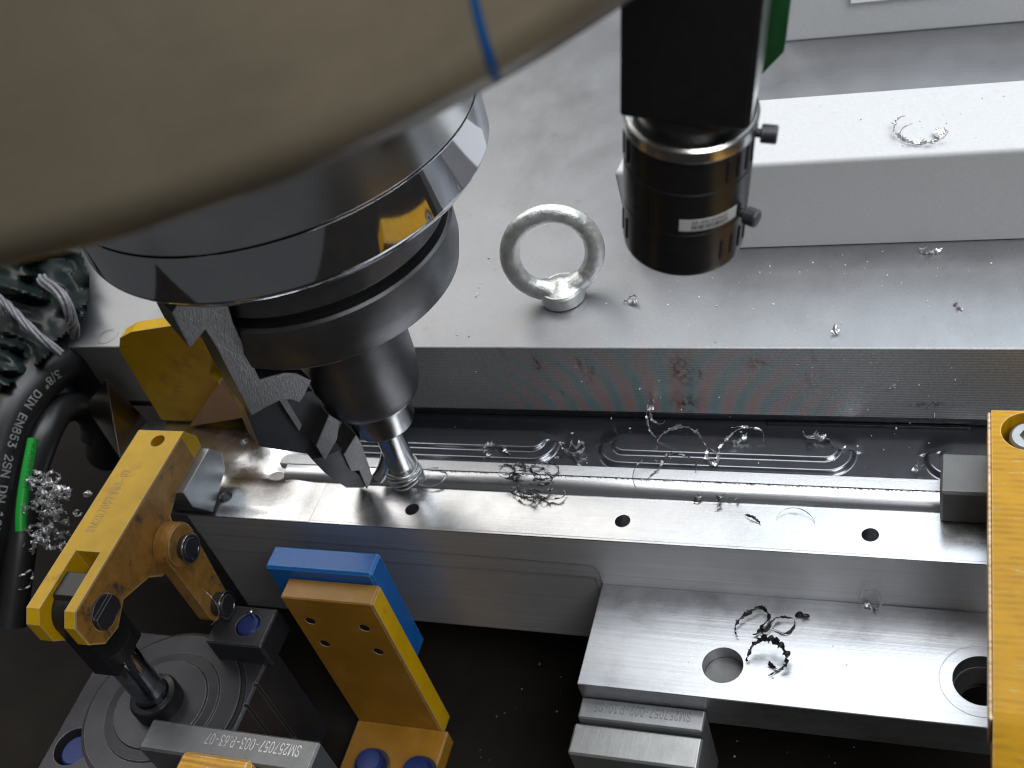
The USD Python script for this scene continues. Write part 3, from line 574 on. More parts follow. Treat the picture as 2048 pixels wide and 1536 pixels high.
# ------------------------------------------------------------------ dark stepped holder in front of the spindle
t = thing('stepped_holder', 'dark cast zigzag holder with lit faces painted pale hanging in front of the spindle', 'holder', (-36, -80, 60))
# the pale faces lie in one sloping plane through these points
P0 = onz(734, 978, 1.5); PA = np.array([-24.8, -90.7, 120.5]); ph_ = math.radians(37)
PN = np.array([math.cos(ph_), -math.sin(ph_), 0]); PN[2] = -(PN @ (PA - P0)) / (PA[2] - P0[2]); PN /= np.linalg.norm(PN)
def onp(u, v):
    d = ray(u, v); return CAM + d * ((P0 - CAM) @ PN) / (d @ PN)
EY = np.cross([0, 0, 1.0], PN); EY /= np.linalg.norm(EY); EZ = np.cross(PN, EY)
def pface(pts, name, depth, mat_, back=0.0):
    q = [onp(u, v) - P0 for u, v in pts]
    pg = Polygon([(p @ EY, p @ EZ) for p in q])
    if not pg.is_valid: pg = pg.buffer(0)
    pth = obj(name, prism(pg, P0 - PN * (back + depth), EY, EZ, PN, depth), mat_, t, smooth=20)
    if mat_ == 'cast_bracket': obj('lit_face', prism(pg.buffer(-.12), P0 - PN * (back - .01), EY, EZ, PN, .12), 'lit_face_pale', pth, smooth=20)  # thin paler slab paints the lit side onto the face
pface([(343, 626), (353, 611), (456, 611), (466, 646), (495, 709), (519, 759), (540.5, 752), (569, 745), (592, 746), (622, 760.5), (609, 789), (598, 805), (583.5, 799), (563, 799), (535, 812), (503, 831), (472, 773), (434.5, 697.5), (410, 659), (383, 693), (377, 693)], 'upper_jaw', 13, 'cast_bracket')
pface([(503, 831), (535, 812), (563, 799), (583, 802), (598, 806), (640, 800), (700, 862), (690, 880), (650, 925), (629, 925), (535, 911)], 'jaw_web', 7, 'dark_steel', back=4.5)
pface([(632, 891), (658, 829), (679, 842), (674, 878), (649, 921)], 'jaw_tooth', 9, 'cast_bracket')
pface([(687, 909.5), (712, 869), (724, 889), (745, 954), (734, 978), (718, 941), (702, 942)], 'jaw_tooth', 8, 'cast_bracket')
pface([(629, 925), (650, 920), (690, 905), (705, 940), (738, 968), (733, 981), (698, 981), (655, 952)], 'jaw_tip', 6, 'dark_steel', back=1.5)
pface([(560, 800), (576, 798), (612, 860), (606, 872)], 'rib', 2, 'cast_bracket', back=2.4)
nz_ = spline([onp(700, 840) + [3, 6, 0], onp(735, 868) + [4, 5, 0], onp(752, 905) + [4, 4, 0], onp(748, 940) + [4, 3, 0], onp(738, 965) + [3, 2, 0]], 40)
obj('bent_nozzle', sweep(nz_, np.linspace(5.0, 2.6, 40), 24), 'chrome_matte', t, smooth=50)

# ------------------------------------------------------------------ inspection camera with lens
LO = np.array([96.4352, -71.1689, 125.0419]); LD = np.array([0.212, -0.0947, 1.0]); sc = np.linalg.norm(LD); LD /= sc
LO = LO - LD * .8
t = thing('inspection_camera', 'black machine vision camera with a ribbed lens hanging over the plate', 'camera', tuple(LO))
rl = 14.45
obj('lens_barrel', lathe([(0, .6), (11.5, .6), (11.8, 0), (13.6, 0), (14.2, .5), (14.4, 2.0), (14.4, 13.5), (14.25, 13.65), (14.25, 13.9), (rl, 14.1), (rl, 25.6), (14.3, 25.75), (14.3, 26.0), (rl - .1, 26.2), (rl - .1, 35.1), (0, 34.4)], LO, LD, 140), 'black_anodised', t, smooth=30)
obj('front_glass', lathe([(0, .3), (11.4, .3), (11.4, .58), (0, .58)], LO, LD, 60), 'dark_groove', t)
obj('clamp_ring', lathe([(9, 35.0), (14.7, 35.0), (14.8, 35.2), (14.8, 38.0), (14.2, 38.5), (9, 38.5)], LO, LD, 140), 'lens_silver', t)
obj('mount_thread', lathe([(0, 38.4), (11.6, 38.4), (11.6, 40.5), (12.6, 40.7), (12.6, 44), (0, 44)], LO, LD, 90), 'black_matte', t)
ex = np.array([1.0, 0.0, -LD[0] / LD[2]]); ex /= np.linalg.norm(ex); ey = np.cross(LD, ex)
# grip flutes
toc = CAM - LO; toc -= LD * (toc @ LD); toc /= np.linalg.norm(toc); sid = np.cross(LD, toc)
for zc, h in ((30.5, 6.5), (7.0, 6.2)):
    for adeg in (38, 50, 62, 74, -66, -80):
        a = math.radians(adeg); rd = math.cos(a) * toc + math.sin(a) * sid; tg = np.cross(LD, rd)
        obj('grip_flute', oriented(bx(-.5, .5, -.3, .3, -h / 2, h / 2, .15), LO + LD * zc + rd * (rl - .12), tg, rd, LD), 'dark_groove', t)
# screw knobs at the right side
for zc, aa, sl in ((33.0, math.radians(84), 3.6), (14.2, math.radians(62), 3.2)):
    dv = math.cos(aa) * toc + math.sin(aa) * sid
    ob = LO + LD * zc
    obj('locking_screw', cat_(cyl(1.0, rl - 1, rl + 1.6, ob, dv, 20, .1), cyl(2.1, rl + 1.0, rl + 1.0 + sl, ob, dv, 28, .3)), 'dark_block', t)
# barcode label wrapped on the barrel
def wrap(a0, a1, z0, z1, r, th, nseg=24):
    V = []; Fc = []
    for i in range(nseg + 1):
        a = a0 + (a1 - a0) * i / nseg; dv = math.cos(a) * toc + math.sin(a) * sid
        for z in (z0, z1):
            for rr in (r, r + th): V.append(LO + LD * z + dv * rr)
    for i in range(nseg):
        b = 4 * i; c = b + 4
        Fc += [(b + 1, c + 1, c + 3), (b + 1, c + 3, b + 3), (b, c + 2, c), (b, b + 2, c + 2), (b, c, c + 1), (b, c + 1, b + 1), (b + 2, b + 3, c + 3), (b + 2, c + 3, c + 2)]
    Fc += [(0, 1, 3), (0, 3, 2), (4 * nseg, 4 * nseg + 3, 4 * nseg + 1), (4 * nseg, 4 * nseg + 2, 4 * nseg + 3)]
    m = trimesh.Trimesh(np.array(V), Fc, process=False); m.fix_normals(); return m
lb = obj('barcode_label', wrap(math.radians(-4), math.radians(52), 15.2, 18.6, rl, .12), 'label_paper', t)
bars = []
a = math.radians(7)
while a < math.radians(41):
    w = math.radians(.35 + .8 * rng.random()); bars.append(wrap(a, a + w, 15.7, 17.0, rl + .1, .06, 1)); a += w + math.radians(.4 + .7 * rng.random())
obj('bars', cat_(*bars), 'ink', t)
tx = meshkit.text_mesh('S/N  0052 87104227', .85, .05); V = np.array(tx.vertices); aa = math.radians(7) + V[:, 0] * (math.radians(34) / V[:, 0].max())
dv = np.cos(aa)[:, None] * toc + np.sin(aa)[:, None] * sid
tx.vertices = LO + LD * (17.4 + V[:, 1])[:, None] + dv * (rl + .13 + V[:, 2])[:, None]
obj('label_text', tx, 'ink', t)
for k, (aa, zc) in enumerate(((-48, 17.5),)):
    dv = math.cos(math.radians(aa)) * toc + math.sin(math.radians(aa)) * sid
    obj('set_screw', cyl(.9, rl - .5, rl + .15, LO + LD * zc, dv, 20, .1), 'dark_groove', t)
HB = LO + LD * 44
obj('housing', oriented(bx(-12.9, 13.4, -13, 13, 0, 45, .6), HB, ex, ey, LD), 'black_anodised', t)
obj('side_strip', oriented(bx(13.42, 13.9, -12.6, 12.6, 1.0, 45, .15), HB, ex, ey, LD), 'chrome_matte', t)
gp = Polygon([(-16, 46), (-16, 6), (-12, -2), (12, -8.5), (17.5, 0), (17.5, 46)]).buffer(-2).buffer(2)
obj('mounting_plate', prism(gp, HB + ey * 14.5, ex, LD, ey, 4), 'green_plate', t)

# ------------------------------------------------------------------ hose, cables, film at the left
def hose_frame(path):
    tn = np.gradient(path, axis=0); tn /= np.linalg.norm(tn, axis=1)[:, None]
    nn = CAM - path; nn -= tn * np.sum(nn * tn, 1)[:, None]; nn /= np.linalg.norm(nn, axis=1)[:, None]
    return tn, nn, np.cross(tn, nn)
HP = spline([ond(215, 900, 520), ond(196, 800, 500), ond(138, 728, 484), ond(72, 765, 468), ond(24, 835, 458), ond(-2, 915, 452), ond(-18, 1000, 448), ond(-36, 1090, 446), ond(-70, 1210, 446), ond(-120, 1330, 446)], 160)
t = thing('hydraulic_hose', 'black rubber hydraulic hose with white printing along the left edge', 'hose', tuple(HP[-1]))
HR = 9.2
obj('rubber', sweep(HP, HR, 36), 'hose_rubber', t, smooth=60)
S = np.r_[0, np.cumsum(np.linalg.norm(np.diff(HP, axis=0), axis=1))]
TN, NN, BB = hose_frame(HP)
sgn = 1 if (R @ BB[80])[0] > 0 else -1
def hose_wrap(m, s0, off, r, ang0, flip=1):
    V = np.array(m.vertices); s = s0 + V[:, 0]; 
    g = lambda A: np.stack([np.interp(s, S, A[:, k]) for k in range(3)], 1)
    a = ang0 + (V[:, 1] + off) / HR * sgn
    m = m.copy(); m.vertices = g(HP) + (np.cos(a)[:, None] * g(NN) + np.sin(a)[:, None] * g(BB)) * (r + V[:, 2])[:, None]
    m.fix_normals(); return m
def s_at(u, v): return S[np.argmin([np.hypot(*((R @ (p - CAM))[:2] / (R @ (p - CAM))[2] * F + [1024 - u, 768 - v])) for p in HP])]
s1 = s_at(84, 740)
txt = meshkit.text_mesh('3/8"  DIN  EN853  2SN  DN  10MM', 3.3, .06, True)
ln_ = s_at(-32, 1088) - s1; txt.apply_scale((ln_ / txt.bounds[1][0], 1, 1))
txt = txt.subdivide_to_size(1.2)
obj('printing', hose_wrap(txt, s1, .2, HR + .02, .18 * sgn), 'white_print', t)
GP = spline([ond(66, 878, 446), ond(56, 930, 443), ond(46, 990, 440), ond(42, 1062, 438)], 60)
t = thing('green_tube', 'bright green tube running down beside the black hose', 'tube', tuple(GP[-1]))
obj('tube', sweep(GP, 2.0, 20), 'green_tag', t, smooth=60)
tn, nn, bb = hose_frame(GP); gs_ = np.r_[0, np.cumsum(np.linalg.norm(np.diff(GP, axis=0), axis=1))]
tm_ = meshkit.text_mesh('KASSTAR', 1.7, .05); tm_.apply_scale((17 / tm_.bounds[1][0], 1, 1)); tm_ = tm_.subdivide_to_size(.8); V = np.array(tm_.vertices)
g = lambda A: np.stack([np.interp(V[:, 0] + 2, gs_, A[:, k]) for k in range(3)], 1); sg = 1 if (R @ bb[30])[0] > 0 else -1
aa = (V[:, 1] - .4) / 2.0 * sg; tm_.vertices = g(GP) + (np.cos(aa)[:, None] * g(nn) + np.sin(aa)[:, None] * g(bb)) * (2.02 + V[:, 2])[:, None]; tm_.fix_normals()
obj('printing', tm_, 'green_print', t)
H2 = spline([ond(190, 880, 500), ond(160, 815, 486), ond(122, 820, 474), ond(92, 865, 462), ond(66, 935, 456), ond(52, 1010, 452), ond(40, 1100, 450), ond(20, 1250, 450)], 90)
obj('thin_hose', sweep(H2, 6.0, 28), 'hose_rubber', None, smooth=60, label='thinner black hose tucked behind the printed hose', cat='hose')
def strands(path, n, rr, rs, tw):
    path = np.array(path); tn = np.gradient(path, axis=0); tn /= np.linalg.norm(tn, axis=1)[:, None]
    u = np.cross(tn, [0.2, .1, 1]); u /= np.linalg.norm(u, axis=1)[:, None]; w = np.cross(tn, u); q = np.linspace(0, tw, len(path)); out = []
    for k in range(n):
        a = q + 2 * math.pi * k / n; out.append(sweep(path + rr * (np.cos(a)[:, None] * u + np.sin(a)[:, None] * w), rs, 8))
    return out
c1 = spline([onz(84, 556, 60), onz(104, 574, 62), onz(132, 606, 60), onz(146, 648, 52), onz(148, 668, 46)], 40)
t = thing('cable_bundle', 'short bundle of grey cables at the upper left', 'cables', tuple(c1[-1]))
for s in strands(c1, 5, 1.5, .85, 1.2): obj('cable', s, 'cable_grey', t, smooth=60)
c2 = spline([onz(-40, 578, 52), onz(30, 625, 54), onz(70, 664, 52), onz(124, 708, 44)], 60)
t = thing('braided_cable', 'long grey braided cable at the left edge', 'cables', tuple(c2[-1]))
for s in strands(c2, 4, 1.0, .8, 9): obj('strand', s, 'cable_grey', t, smooth=60)
# crumpled film draped over the plate's left end
U, Vv = np.meshgrid(np.linspace(-120, 215, 64), np.linspace(455, 770, 54), indexing='ij')
nzf = meshkit.fbm(np.stack([(U + Vv * .5) / 75, (Vv - U * .3) / 38, U * 0 + 3], -1), 2, 9)
lim = np.interp(Vv, [455, 560, 600, 640, 665, 700, 770], [150, 178, 190, 172, 140, 108, 30]) + 26 * (nzf - .5)
keep = U < lim
ok = np.stack([[onz(U[i, j], Vv[i, j], 40 + 22 * abs(nzf[i, j] - .45) + 3 * (nzf[i, j])) for j in range(54)] for i in range(64)])
NV = 64 * 54; idx = np.arange(NV).reshape(64, 54); kk = (keep[:-1, :-1] & keep[1:, 1:] & keep[1:, :-1] & keep[:-1, 1:]).ravel()
a, b, c, d = (q.ravel()[kk] for q in (idx[:-1, :-1], idx[1:, :-1], idx[1:, 1:], idx[:-1, 1:]))
top = ok.reshape(-1, 3); bot = top - np.array([0, 0, .5])
film = trimesh.Trimesh(np.r_[top, bot], np.concatenate([np.c_[a, c, b], np.c_[a, d, c], np.c_[a, b, c] + NV, np.c_[a, c, d] + NV]), process=False); film.remove_unreferenced_vertices()
obj('plastic_film', film, 'plastic_film', None, smooth=30, label='crumpled dark teal plastic film at the left edge', cat='plastic film')

# ------------------------------------------------------------------ swarf
FAT = 1.0
def ribbon(path, w, th=.12, jag=.5, up=(0, 0, 1), twist=0.0, seed=0):
    """a torn curl: irregular flattened strip with teeth along one edge"""
    r_ = np.random.default_rng(seed); path = np.array(path, float)
    seg = np.linalg.norm(np.diff(path, axis=0), axis=1).sum(); n = int(np.clip(seg / .30, 14, 170)); path = spline(path[::max(1, len(path) // 24)] if len(path) > 30 else path, n)
    path = path + .10 * w * (meshkit.noise(np.stack([np.arange(n)[:, None] * .5 + seed * 3.1 + np.zeros((1, 3)), np.arange(3)[None] * 9.0 + np.zeros((n, 1)), np.zeros((n, 3))], -1), seed) - .5) * 2
    tn = np.gradient(path, axis=0); tn /= np.linalg.norm(tn, axis=1)[:, None]
    wob = meshkit.noise(np.stack([np.arange(n) * .23 + seed, np.full(n, seed * 1.7), np.zeros(n)], -1), 5)
    tw = twist + (wob - .5) * 3.0; V = []; Fc = []; k = 6
    for i in range(n):
        u = np.array(up, float); u = u - tn[i] * (u @ tn[i]); u /= np.linalg.norm(u) + 1e-9; q = np.cross(tn[i], u); c, d = math.cos(tw[i]), math.sin(tw[i]); uu, qq = u * c + q * d, q * c - u * d
        e = min(1, .25 + 3 * min(i, n - 1 - i) / n); a = .42 * w * FAT * e * (.65 + .7 * r_.random() * jag + .3 * wob[i]); t = max(.07, .22 * a)
        tooth = 1 + (1.15 * jag * (.4 + r_.random()) if i % 3 == 0 else 0)
        for j in range(k):
            g = 2 * math.pi * j / k; x, y = math.cos(g), math.sin(g)
            V.append(path[i] + uu * a * x * (tooth if j == 0 else 1) + qq * t * y + tn[i] * (.5 * a * (tooth - 1) if j == 0 else 0))
    for i in range(n - 1):
        for j in range(k):
            p, q, r2, s2 = k * i + j, k * i + (j + 1) % k, k * i + k + (j + 1) % k, k * i + k + j; Fc += [(p, q, r2), (p, r2, s2)]
    for j in range(1, k - 1): Fc += [(0, j + 1, j), (k * (n - 1), k * (n - 1) + j, k * (n - 1) + j + 1)]
    return trimesh.Trimesh(np.array(V), Fc, process=False)
def lift(pxs, z, lifts=None, n=60):
    p = np.array([onz(u, v, z) for u, v in pxs]); 
    if lifts is not None: # raised points keep their place in plan, a little nearer the viewer
        for i, h in enumerate(lifts): p[i] = onz(pxs[i][0], pxs[i][1], z + h)
    return spline(p, n)
def chip(label, paths, mat_='chip_metal', group=None, name='metal_chip'):
    obj(name, cat_(*paths), mat_, None, smooth=False, label=label, cat='metal chip', group=group)
S0 = -23.9
FAT = 1.30
chip('dark serrated chip in two loops on the step block, upper of two beside the hole', [
    ribbon(lift([(1476, 1273), (1470, 1258), (1480, 1238), (1502, 1222), (1524, 1216), (1536, 1226), (1535, 1242), (1522, 1258), (1530, 1262), (1545, 1242), (1566, 1234), (1588, 1238)], S0 + 1, [0, .5, 1, 1.5, 1.5, 1, .5, .2, .2, .8, 1, .6], 110), 1.7, jag=0.38, seed=1),
    ribbon(lift([(1588, 1238), (1586, 1256), (1572, 1266), (1556, 1262), (1544, 1256)], S0 + .6, None, 40), 1.0, jag=0.08, seed=2),
    ribbon(lift([(1590, 1232), (1604, 1230), (1620, 1234)], S0 + 1, None, 16), 2.6, jag=0.50, seed=3),
    ribbon(lift([(1522, 1258), (1514, 1266), (1505, 1270)], S0 + 1, None, 14), 1.5, jag=0.38, seed=31)], 'chip_backlit')
chip('grey serrated hook shaped chip curling beside the big hole in the step block', [
    ribbon(lift([(1494, 1322), (1500, 1300), (1512, 1284), (1530, 1276), (1550, 1282), (1566, 1296), (1573, 1314), (1570, 1332), (1556, 1338)], S0 + 1, [0, 2, 4, 5, 5, 4, 3, 1.5, .5], 90), 2.6, jag=0.29, up=(.2, -.5, 1), seed=4),
    ribbon(lift([(1556, 1338), (1544, 1332), (1534, 1328)], S0 + .9, None, 16), 1.8, jag=0.46, seed=5),
    ribbon(lift([(1566, 1334), (1550, 1344), (1536, 1352)], S0 + .5, None, 14), .7, jag=0.04, seed=6)], 'chip_backlit')
FAT = 1.15
chip('thin bright looped chip lying where the rail meets the step block', [
    ribbon(lift([(1722, 1212), (1720, 1198), (1730, 1182), (1748, 1178), (1760, 1190), (1762, 1208), (1758, 1218)], S0 + .5, [0, 3, 8, 9, 7, 3, 0], 60), .45, jag=.1, seed=7),
    ribbon(lift([(1724, 1214), (1736, 1212), (1750, 1216), (1758, 1210)], S0 + .6, None, 20), 1.6, jag=.8, seed=8)])
chip('curled bright chip lying on top of the white bar', [
    ribbon(lift([(1810, 232), (1795, 238), (1788, 252), (1794, 270), (1815, 282), (1845, 286), (1872, 282), (1890, 272), (1896, 262)], 71.9 + .6, [1.5, 2, 1.5, 1, .5, .5, .5, 1, 1.2], 70), 1.4, jag=.7, seed=9),
    ribbon(lift([(1896, 262), (1886, 262), (1872, 270), (1880, 274)], 72.4, None, 20), 1.8, jag=.8, seed=10),
    ribbon(lift([(1800, 272), (1806, 256), (1826, 246)], 72.0, None, 20), .5, jag=.2, seed=11)], 'chip_metal')
chip('short bright chip on the steel plate at the foot of the white bar', [
    ribbon(lift([(1836, 495), (1844, 501), (1860, 505), (1874, 503), (1884, 497)], ZP + .6, [1.2, .6, .2, .3, .8], 36), 1.9, jag=.8, seed=12)])
chip('small crumpled chip on the steel plate right of the eye bolt', [
    ribbon(lift([(1246, 606), (1256, 602), (1268, 604), (1272, 596), (1262, 594), (1258, 602)], ZP + .5, [0, .5, 1, 2, 1.2, 0], 34), 1.3, jag=.8, seed=13)])
chip('flat bright flake on the steel plate towards the right', [ribbon(lift([(1908, 606), (1914, 612), (1924, 620)], ZP + .4, None, 10), 2.2, jag=.5, seed=14)])
chip('small bright flake on the steel plate above the striped edge', [ribbon(lift([(1666, 668), (1670, 662), (1678, 664)], ZP + .4, [0, 1, .4], 10), 1.9, jag=.9, seed=15)])
PZ = 1.5
chip('curved bright chip on the left rib of the black panel', [
    ribbon(lift([(984, 908), (968, 904), (970, 894), (988, 890), (1005, 894), (1014, 904), (1022, 910)], PZ + .8, [0, .5, 1, 1.5, 1, .5, 0], 50), 1.2, jag=.8, seed=16)])
chip('forked bright chip between the two ribs of the black panel', [
    ribbon(lift([(1122, 890), (1132, 902), (1148, 906), (1164, 902), (1170, 894)], PZ + .5, [1.5, .6, .2, .4, 1.5], 40), 1.4, jag=.8, seed=17),
    ribbon(lift([(1138, 898), (1146, 888), (1152, 896), (1160, 886), (1168, 896)], PZ + 1.4, None, 30), 1.3, jag=.9, seed=18),
    ribbon(lift([(1148, 904), (1152, 920), (1160, 930), (1166, 936)], PZ + .6, None, 26), 1.0, jag=.7, seed=19)])
chip('long arched chip rising from the black panel over the plate edge', [
    ribbon(lift([(1298, 800), (1294, 816), (1296, 850), (1304, 868), (1314, 876)], PZ + 2, [9, 9, 7, 3, 1], 50), .9, jag=.6, seed=20),
    ribbon(lift([(1296, 800), (1304, 796), (1308, 806), (1300, 822), (1308, 842), (1322, 848), (1330, 840)], PZ + 6, [4, 5, 5, 3, 2, 2, 3], 44), 1.5, jag=.7, seed=21),
    ribbon(lift([(1314, 884), (1326, 868), (1350, 856), (1372, 854), (1392, 864), (1404, 880), (1412, 892)], PZ + 1, [0, 3, 6, 7, 5, 2, 0], 70), 1.2, jag=.7, seed=22)])
chip('looped chip hanging at the end of the long arched one on the black panel', [
    ribbon(lift([(1412, 892), (1414, 908), (1418, 926), (1430, 928), (1436, 914), (1430, 904), (1420, 896)], PZ + 1, [1, .6, .2, .3, 1, 1.5, 1], 50), 1.5, jag=.7, seed=23)])
chip('double curved bright chip leaning at the right of the long rib', [
    ribbon(lift([(1436, 912), (1442, 892), (1456, 876), (1472, 862), (1486, 856)], PZ + 1, [0, 1.5, 3.5, 5, 6], 50), 1.1, jag=.6, seed=24),
    ribbon(lift([(1458, 882), (1474, 884), (1488, 876), (1494, 866)], PZ + 2, [0, 0, 1, 2], 34), 1.9, jag=.6, seed=25),
    ribbon(lift([(1462, 856), (1480, 854), (1500, 855), (1520, 860), (1526, 884)], PZ + 4, [2, 2, 2, 1, -2], 34), .8, jag=.7, seed=26)])
chip('crumpled bright chip hanging under the plate lip', [
    ribbon(lift([(1606, 862), (1614, 874), (1630, 872), (1640, 876), (1652, 870)], PZ + 2, [4, 2, 1, 1, 1], 40), 2.0, jag=.9, seed=27),
    ribbon(lift([(1640, 884), (1650, 876), (1660, 880), (1664, 890), (1676, 898), (1692, 892)], PZ + 1, [.2, 1, 1, .3, 0, .3], 44), 1.5, jag=.8, seed=28)])
chip('small bright twisted chip near the dark stop block on the black panel', [ribbon(lift([(1822, 942), (1832, 938), (1840, 934), (1846, 932)], PZ + .6, [0, .4, .8, .6], 24), 2.0, jag=.9, seed=29)])
chip('pair of thin arched dark chips standing on the frosted strip', [
    ribbon(lift([(1272, 974), (1266, 950), (1274, 930), (1292, 918), (1310, 920), (1320, 934)], 3.4, [0, 1, 2.5, 3, 2, .5], 60), .7, jag=.3, seed=30),
    ribbon(lift([(1292, 962), (1304, 950), (1320, 934), (1334, 912), (1352, 906), (1368, 914), (1372, 928)], 3.4, [0, .2, .6, 2.2, 3, 2, 1], 60), 1.0, jag=.6, seed=32),
    ribbon(lift([(1352, 908), (1376, 914), (1390, 926), (1390, 946)], 3.4, [3, 2.6, 1.5, .2], 40), 1.0, jag=.4, seed=33)], 'chip_dark')
tang = []
for k in range(16):
    cx, cy = 1046 + 26 * rng.standard_normal(), 950 + 12 * rng.standard_normal(); r0 = 10 + 14 * rng.random(); a0 = rng.random() * 6; L_ = 1.5 + 2.5 * rng.random()
    tang.append(ribbon(lift([(cx + r0 * math.cos(a0 + L_ * i / 6) * 1.3, cy + r0 * .6 * math.sin(a0 + L_ * i / 6)) for i in range(7)], 3.1, [.3 + 1.3 * rng.random() for _ in range(7)], 34), .6 + .5 * rng.random(), jag=.6, seed=100 + k))
chip('tangle of dark swarf on the rolled strip, nearest the cutter', tang, 'chip_dark', name='swarf_tangle')
tang = []
for k in range(10):
    cx, cy = 1070 + 22 * rng.standard_normal(), 986 + 7 * rng.standard_normal(); r0 = 10 + 14 * rng.random(); a0 = rng.random() * 6; L_ = 1.5 + 2.0 * rng.random()
    tang.append(ribbon(lift([(cx + r0 * math.cos(a0 + L_ * i / 6) * 1.3, cy + r0 * .5 * math.sin(a0 + L_ * i / 6)) for i in range(7)], .8, [.2 + 1.2 * rng.random() for _ in range(7)], 34), .6 + .5 * rng.random(), jag=.9, seed=140 + k))
chip('spiky tangle of dark swarf just below the rolled strip', tang, 'chip_dark', name='swarf_tangle')
tang = []
for k in range(7):
    cx, cy = 1446 + 10 * rng.standard_normal(), 992 + 6 * rng.standard_normal(); r0 = 6 + 7 * rng.random(); a0 = rng.random() * 6; L_ = 1.5 + 2.0 * rng.random()
    tang.append(ribbon(lift([(cx + r0 * math.cos(a0 + L_ * i / 6), cy + r0 * .7 * math.sin(a0 + L_ * i / 6)) for i in range(7)], .8, [.2 + 1.0 * rng.random() for _ in range(7)], 24), .7, jag=.9, seed=170 + k))
chip('tiny dark tuft of swarf at the foot of the rolled strip', tang, 'chip_dark', name='swarf_tangle')
chip('small dark chip left of the tiny swarf tuft', [ribbon(lift([(1386, 1000), (1394, 1000), (1400, 994), (1404, 988)], .8, [0, .3, .6, 1], 16), 1.5, jag=.9, seed=180)], 'chip_dark')
chip('thin bent dark chip on the bright rail top', [ribbon(lift([(1490, 1030), (1500, 1032), (1512, 1038), (1520, 1048)], .4, [0, .8, .6, 0], 24), 1.0, jag=.6, seed=181)], 'chip_dark')
chip('fine bright arc shaped chip on the rail top', [ribbon(lift([(1552, 1040), (1562, 1024), (1580, 1016), (1606, 1020), (1624, 1034), (1630, 1052)], .3, [0, .8, 1.2, 1.2, .6, 0], 40), .45, jag=.2, seed=182)])
chip('wiry loop of swarf trailing from the cutter to the right', [
    ribbon(lift([(838, 966), (852, 974), (872, 970), (888, 958), (892, 946), (884, 938), (866, 936), (850, 936)], .9, [.2, .4, .8, 1.5, 2.4, 3, 3, 3], 60), .7, jag=.5, seed=183),
    ribbon(lift([(836, 968), (852, 956), (858, 942)], 1.2, [.2, 1.4, 2.5], 20), .4, jag=.4, seed=184)])
# small stub on the plate's edge
for lab, pts in (('bright stub of swarf sticking to the milled plate edge at the right', [(1856, 816), (1866, 808), (1872, 802)]), ('small bright crumb on the milled plate edge beside the larger stub', [(1778, 778), (1784, 776), (1790, 775)])):
    p = np.array([ony(u, v, YP - .5) for u, v in pts]); chip(lab, [ribbon(spline(p, 10), 1.5, .5, .5, up=(0, -1, .4), seed=185)])
# swarf by the green tube
tang = []
for k in range(60):
    q = rng.random(); cx = 62 + 50 * q + 17 * rng.standard_normal(); cy = 945 + 150 * rng.random() ** .9; r0 = 3 + 9 * rng.random() ** 2; a0 = rng.random() * 6; L_ = 2 + 4 * rng.random(); d0 = 430 + 6 * rng.random() + 14 * q
    pts = spline([ond(cx + r0 * math.cos(a0 + L_ * i / 7) * (1 + .1 * i), cy + r0 * math.sin(a0 + L_ * i / 7), d0 + 1.2 * i * rng.random()) for i in range(8)], 30)
    tang.append(ribbon(pts, .8 + .9 * rng.random(), jag=.8, seed=200 + k))
chip('heap of bright curly swarf beside the green tube', tang, name='swarf_tangle')
def ringchip(label, u, v, r0, dd, w, turns=1.2):
    a = np.linspace(0, 2 * math.pi * turns, 40); pts = np.array([ond(u + r0 * math.cos(x) * 1.05, v + r0 * math.sin(x) * .85, dd + 4 * math.sin(x) + 1.2 * x) for x in a])
    chip(label, [ribbon(pts, w, .15, .25, up=R[2], seed=int(u))])
ringchip('bright ring shaped chip above the swarf heap', 124, 987, 13, 446, 3.0)
ringchip('open ring shaped chip right of the swarf heap', 123, 1034, 13, 440, 2.0, .9)
ringchip('tiny bright chip beside the white sheet edge', 175, 988, 4, 446, 2.0)
ringchip('small bright chip touching the yellow arm', 156, 1026, 6, 430, 1.8, .8)
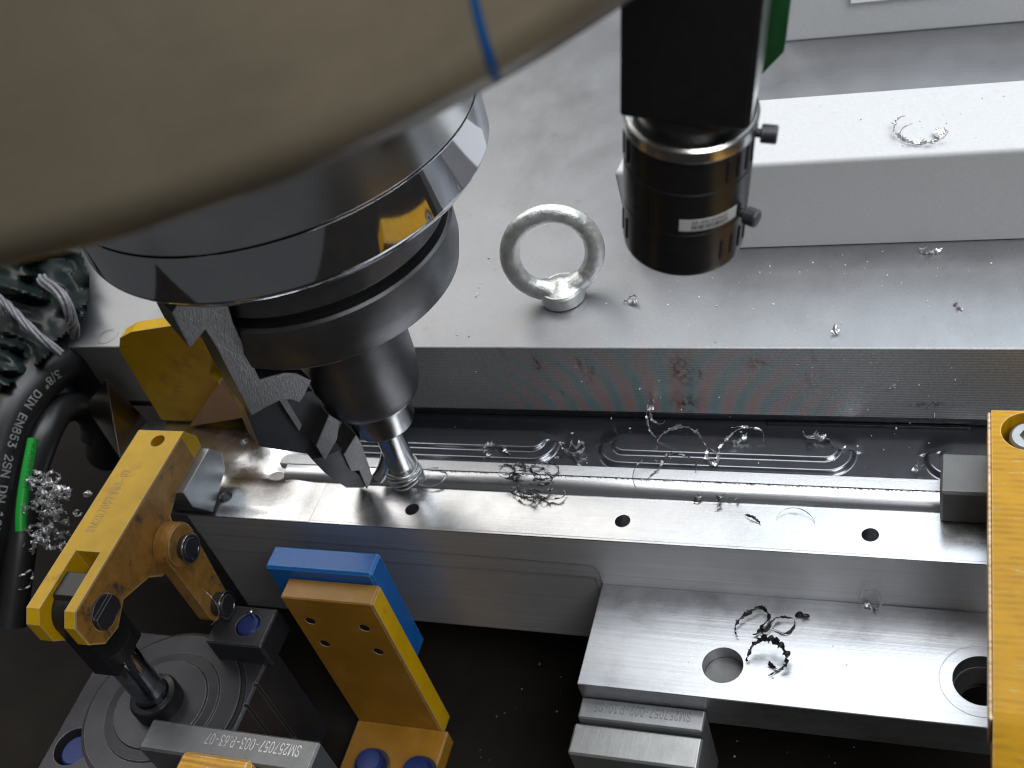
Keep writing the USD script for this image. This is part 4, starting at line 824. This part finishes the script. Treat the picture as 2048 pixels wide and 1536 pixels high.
chip('faint thin coil of wire swarf in the dark at the left edge', [ribbon(spline([ond(50, 1085, 445), ond(28, 1112, 445), ond(18, 1135, 445), ond(45, 1150, 445), ond(62, 1140, 445), ond(58, 1172, 445), ond(30, 1178, 445), ond(0, 1195, 445)], 70), .8, jag=.4, seed=300)])
chip('fine wire chip caught on the lower link pin', [ribbon(spline([ond(398, 1180, 412), ond(412, 1184, 408), ond(424, 1196, 408), ond(438, 1225, 412), ond(422, 1250, 414)], 40), .45, jag=.1, seed=301)])
chip('fine shred of swarf stuck on the blue painted screw', [ribbon(spline([ond(455, 1262, 447), ond(452, 1244, 446), ond(462, 1228, 444), ond(478, 1232, 444), ond(470, 1246, 445), ond(484, 1252, 446)], 40), .6, jag=.7, seed=302)])
chip('short pale chip lying on the black bed', [ribbon(spline([ond(1090, 1474, 470), ond(1096, 1460, 468), ond(1108, 1455, 468)], 20), .6, jag=.2, seed=303)])
# dust
def dust(n, ux, vx, z, smin, smax, y=None):
    out = []
    for k in range(n):
        u, v = ux[0] + (ux[1] - ux[0]) * rng.random(), vx[0] + (vx[1] - vx[0]) * rng.random()
        p = onz(u, v, z) if y is None else ony(u, v, y); s = smin + (smax - smin) * rng.random() ** 4
        if y is None and z > 30 and z < 40 and p[1] > 30 and p[0] > 45: continue
        if z > 70 and not 35 < p[1] < 69: continue
        m = trimesh.creation.icosphere(0, s); m.vertices *= rng.uniform(.5, 1.4, 3); m.vertices = m.vertices[:, rng.permutation(3)]; out.append(m.apply_translation(p + [0, 0 if y is None else -s * .3, s * .3 if y is None else 0]))
    return out
D_ = dust(330, (860, 2040), (440, 690), ZP, .07, .45) + dust(70, (860, 1960), (830, 940), PZ + .4, .08, .5) + dust(90, (860, 1970), (700, 840), 0, .08, .4, YP) + dust(50, (1250, 1900), (1140, 1400), S0, .06, .3) + dust(14, (860, 1130), (1290, 1530), -100, .1, .4) + dust(8, (1420, 1960), (1480, 1530), -100, .1, .5) + dust(60, (1560, 2040), (165, 300), 71.9, .05, .3)
obj('metal_dust', cat_(*D_), 'dust', None, kind='stuff', label='bright specks of metal dust scattered over the plate and panel', cat='metal dust')
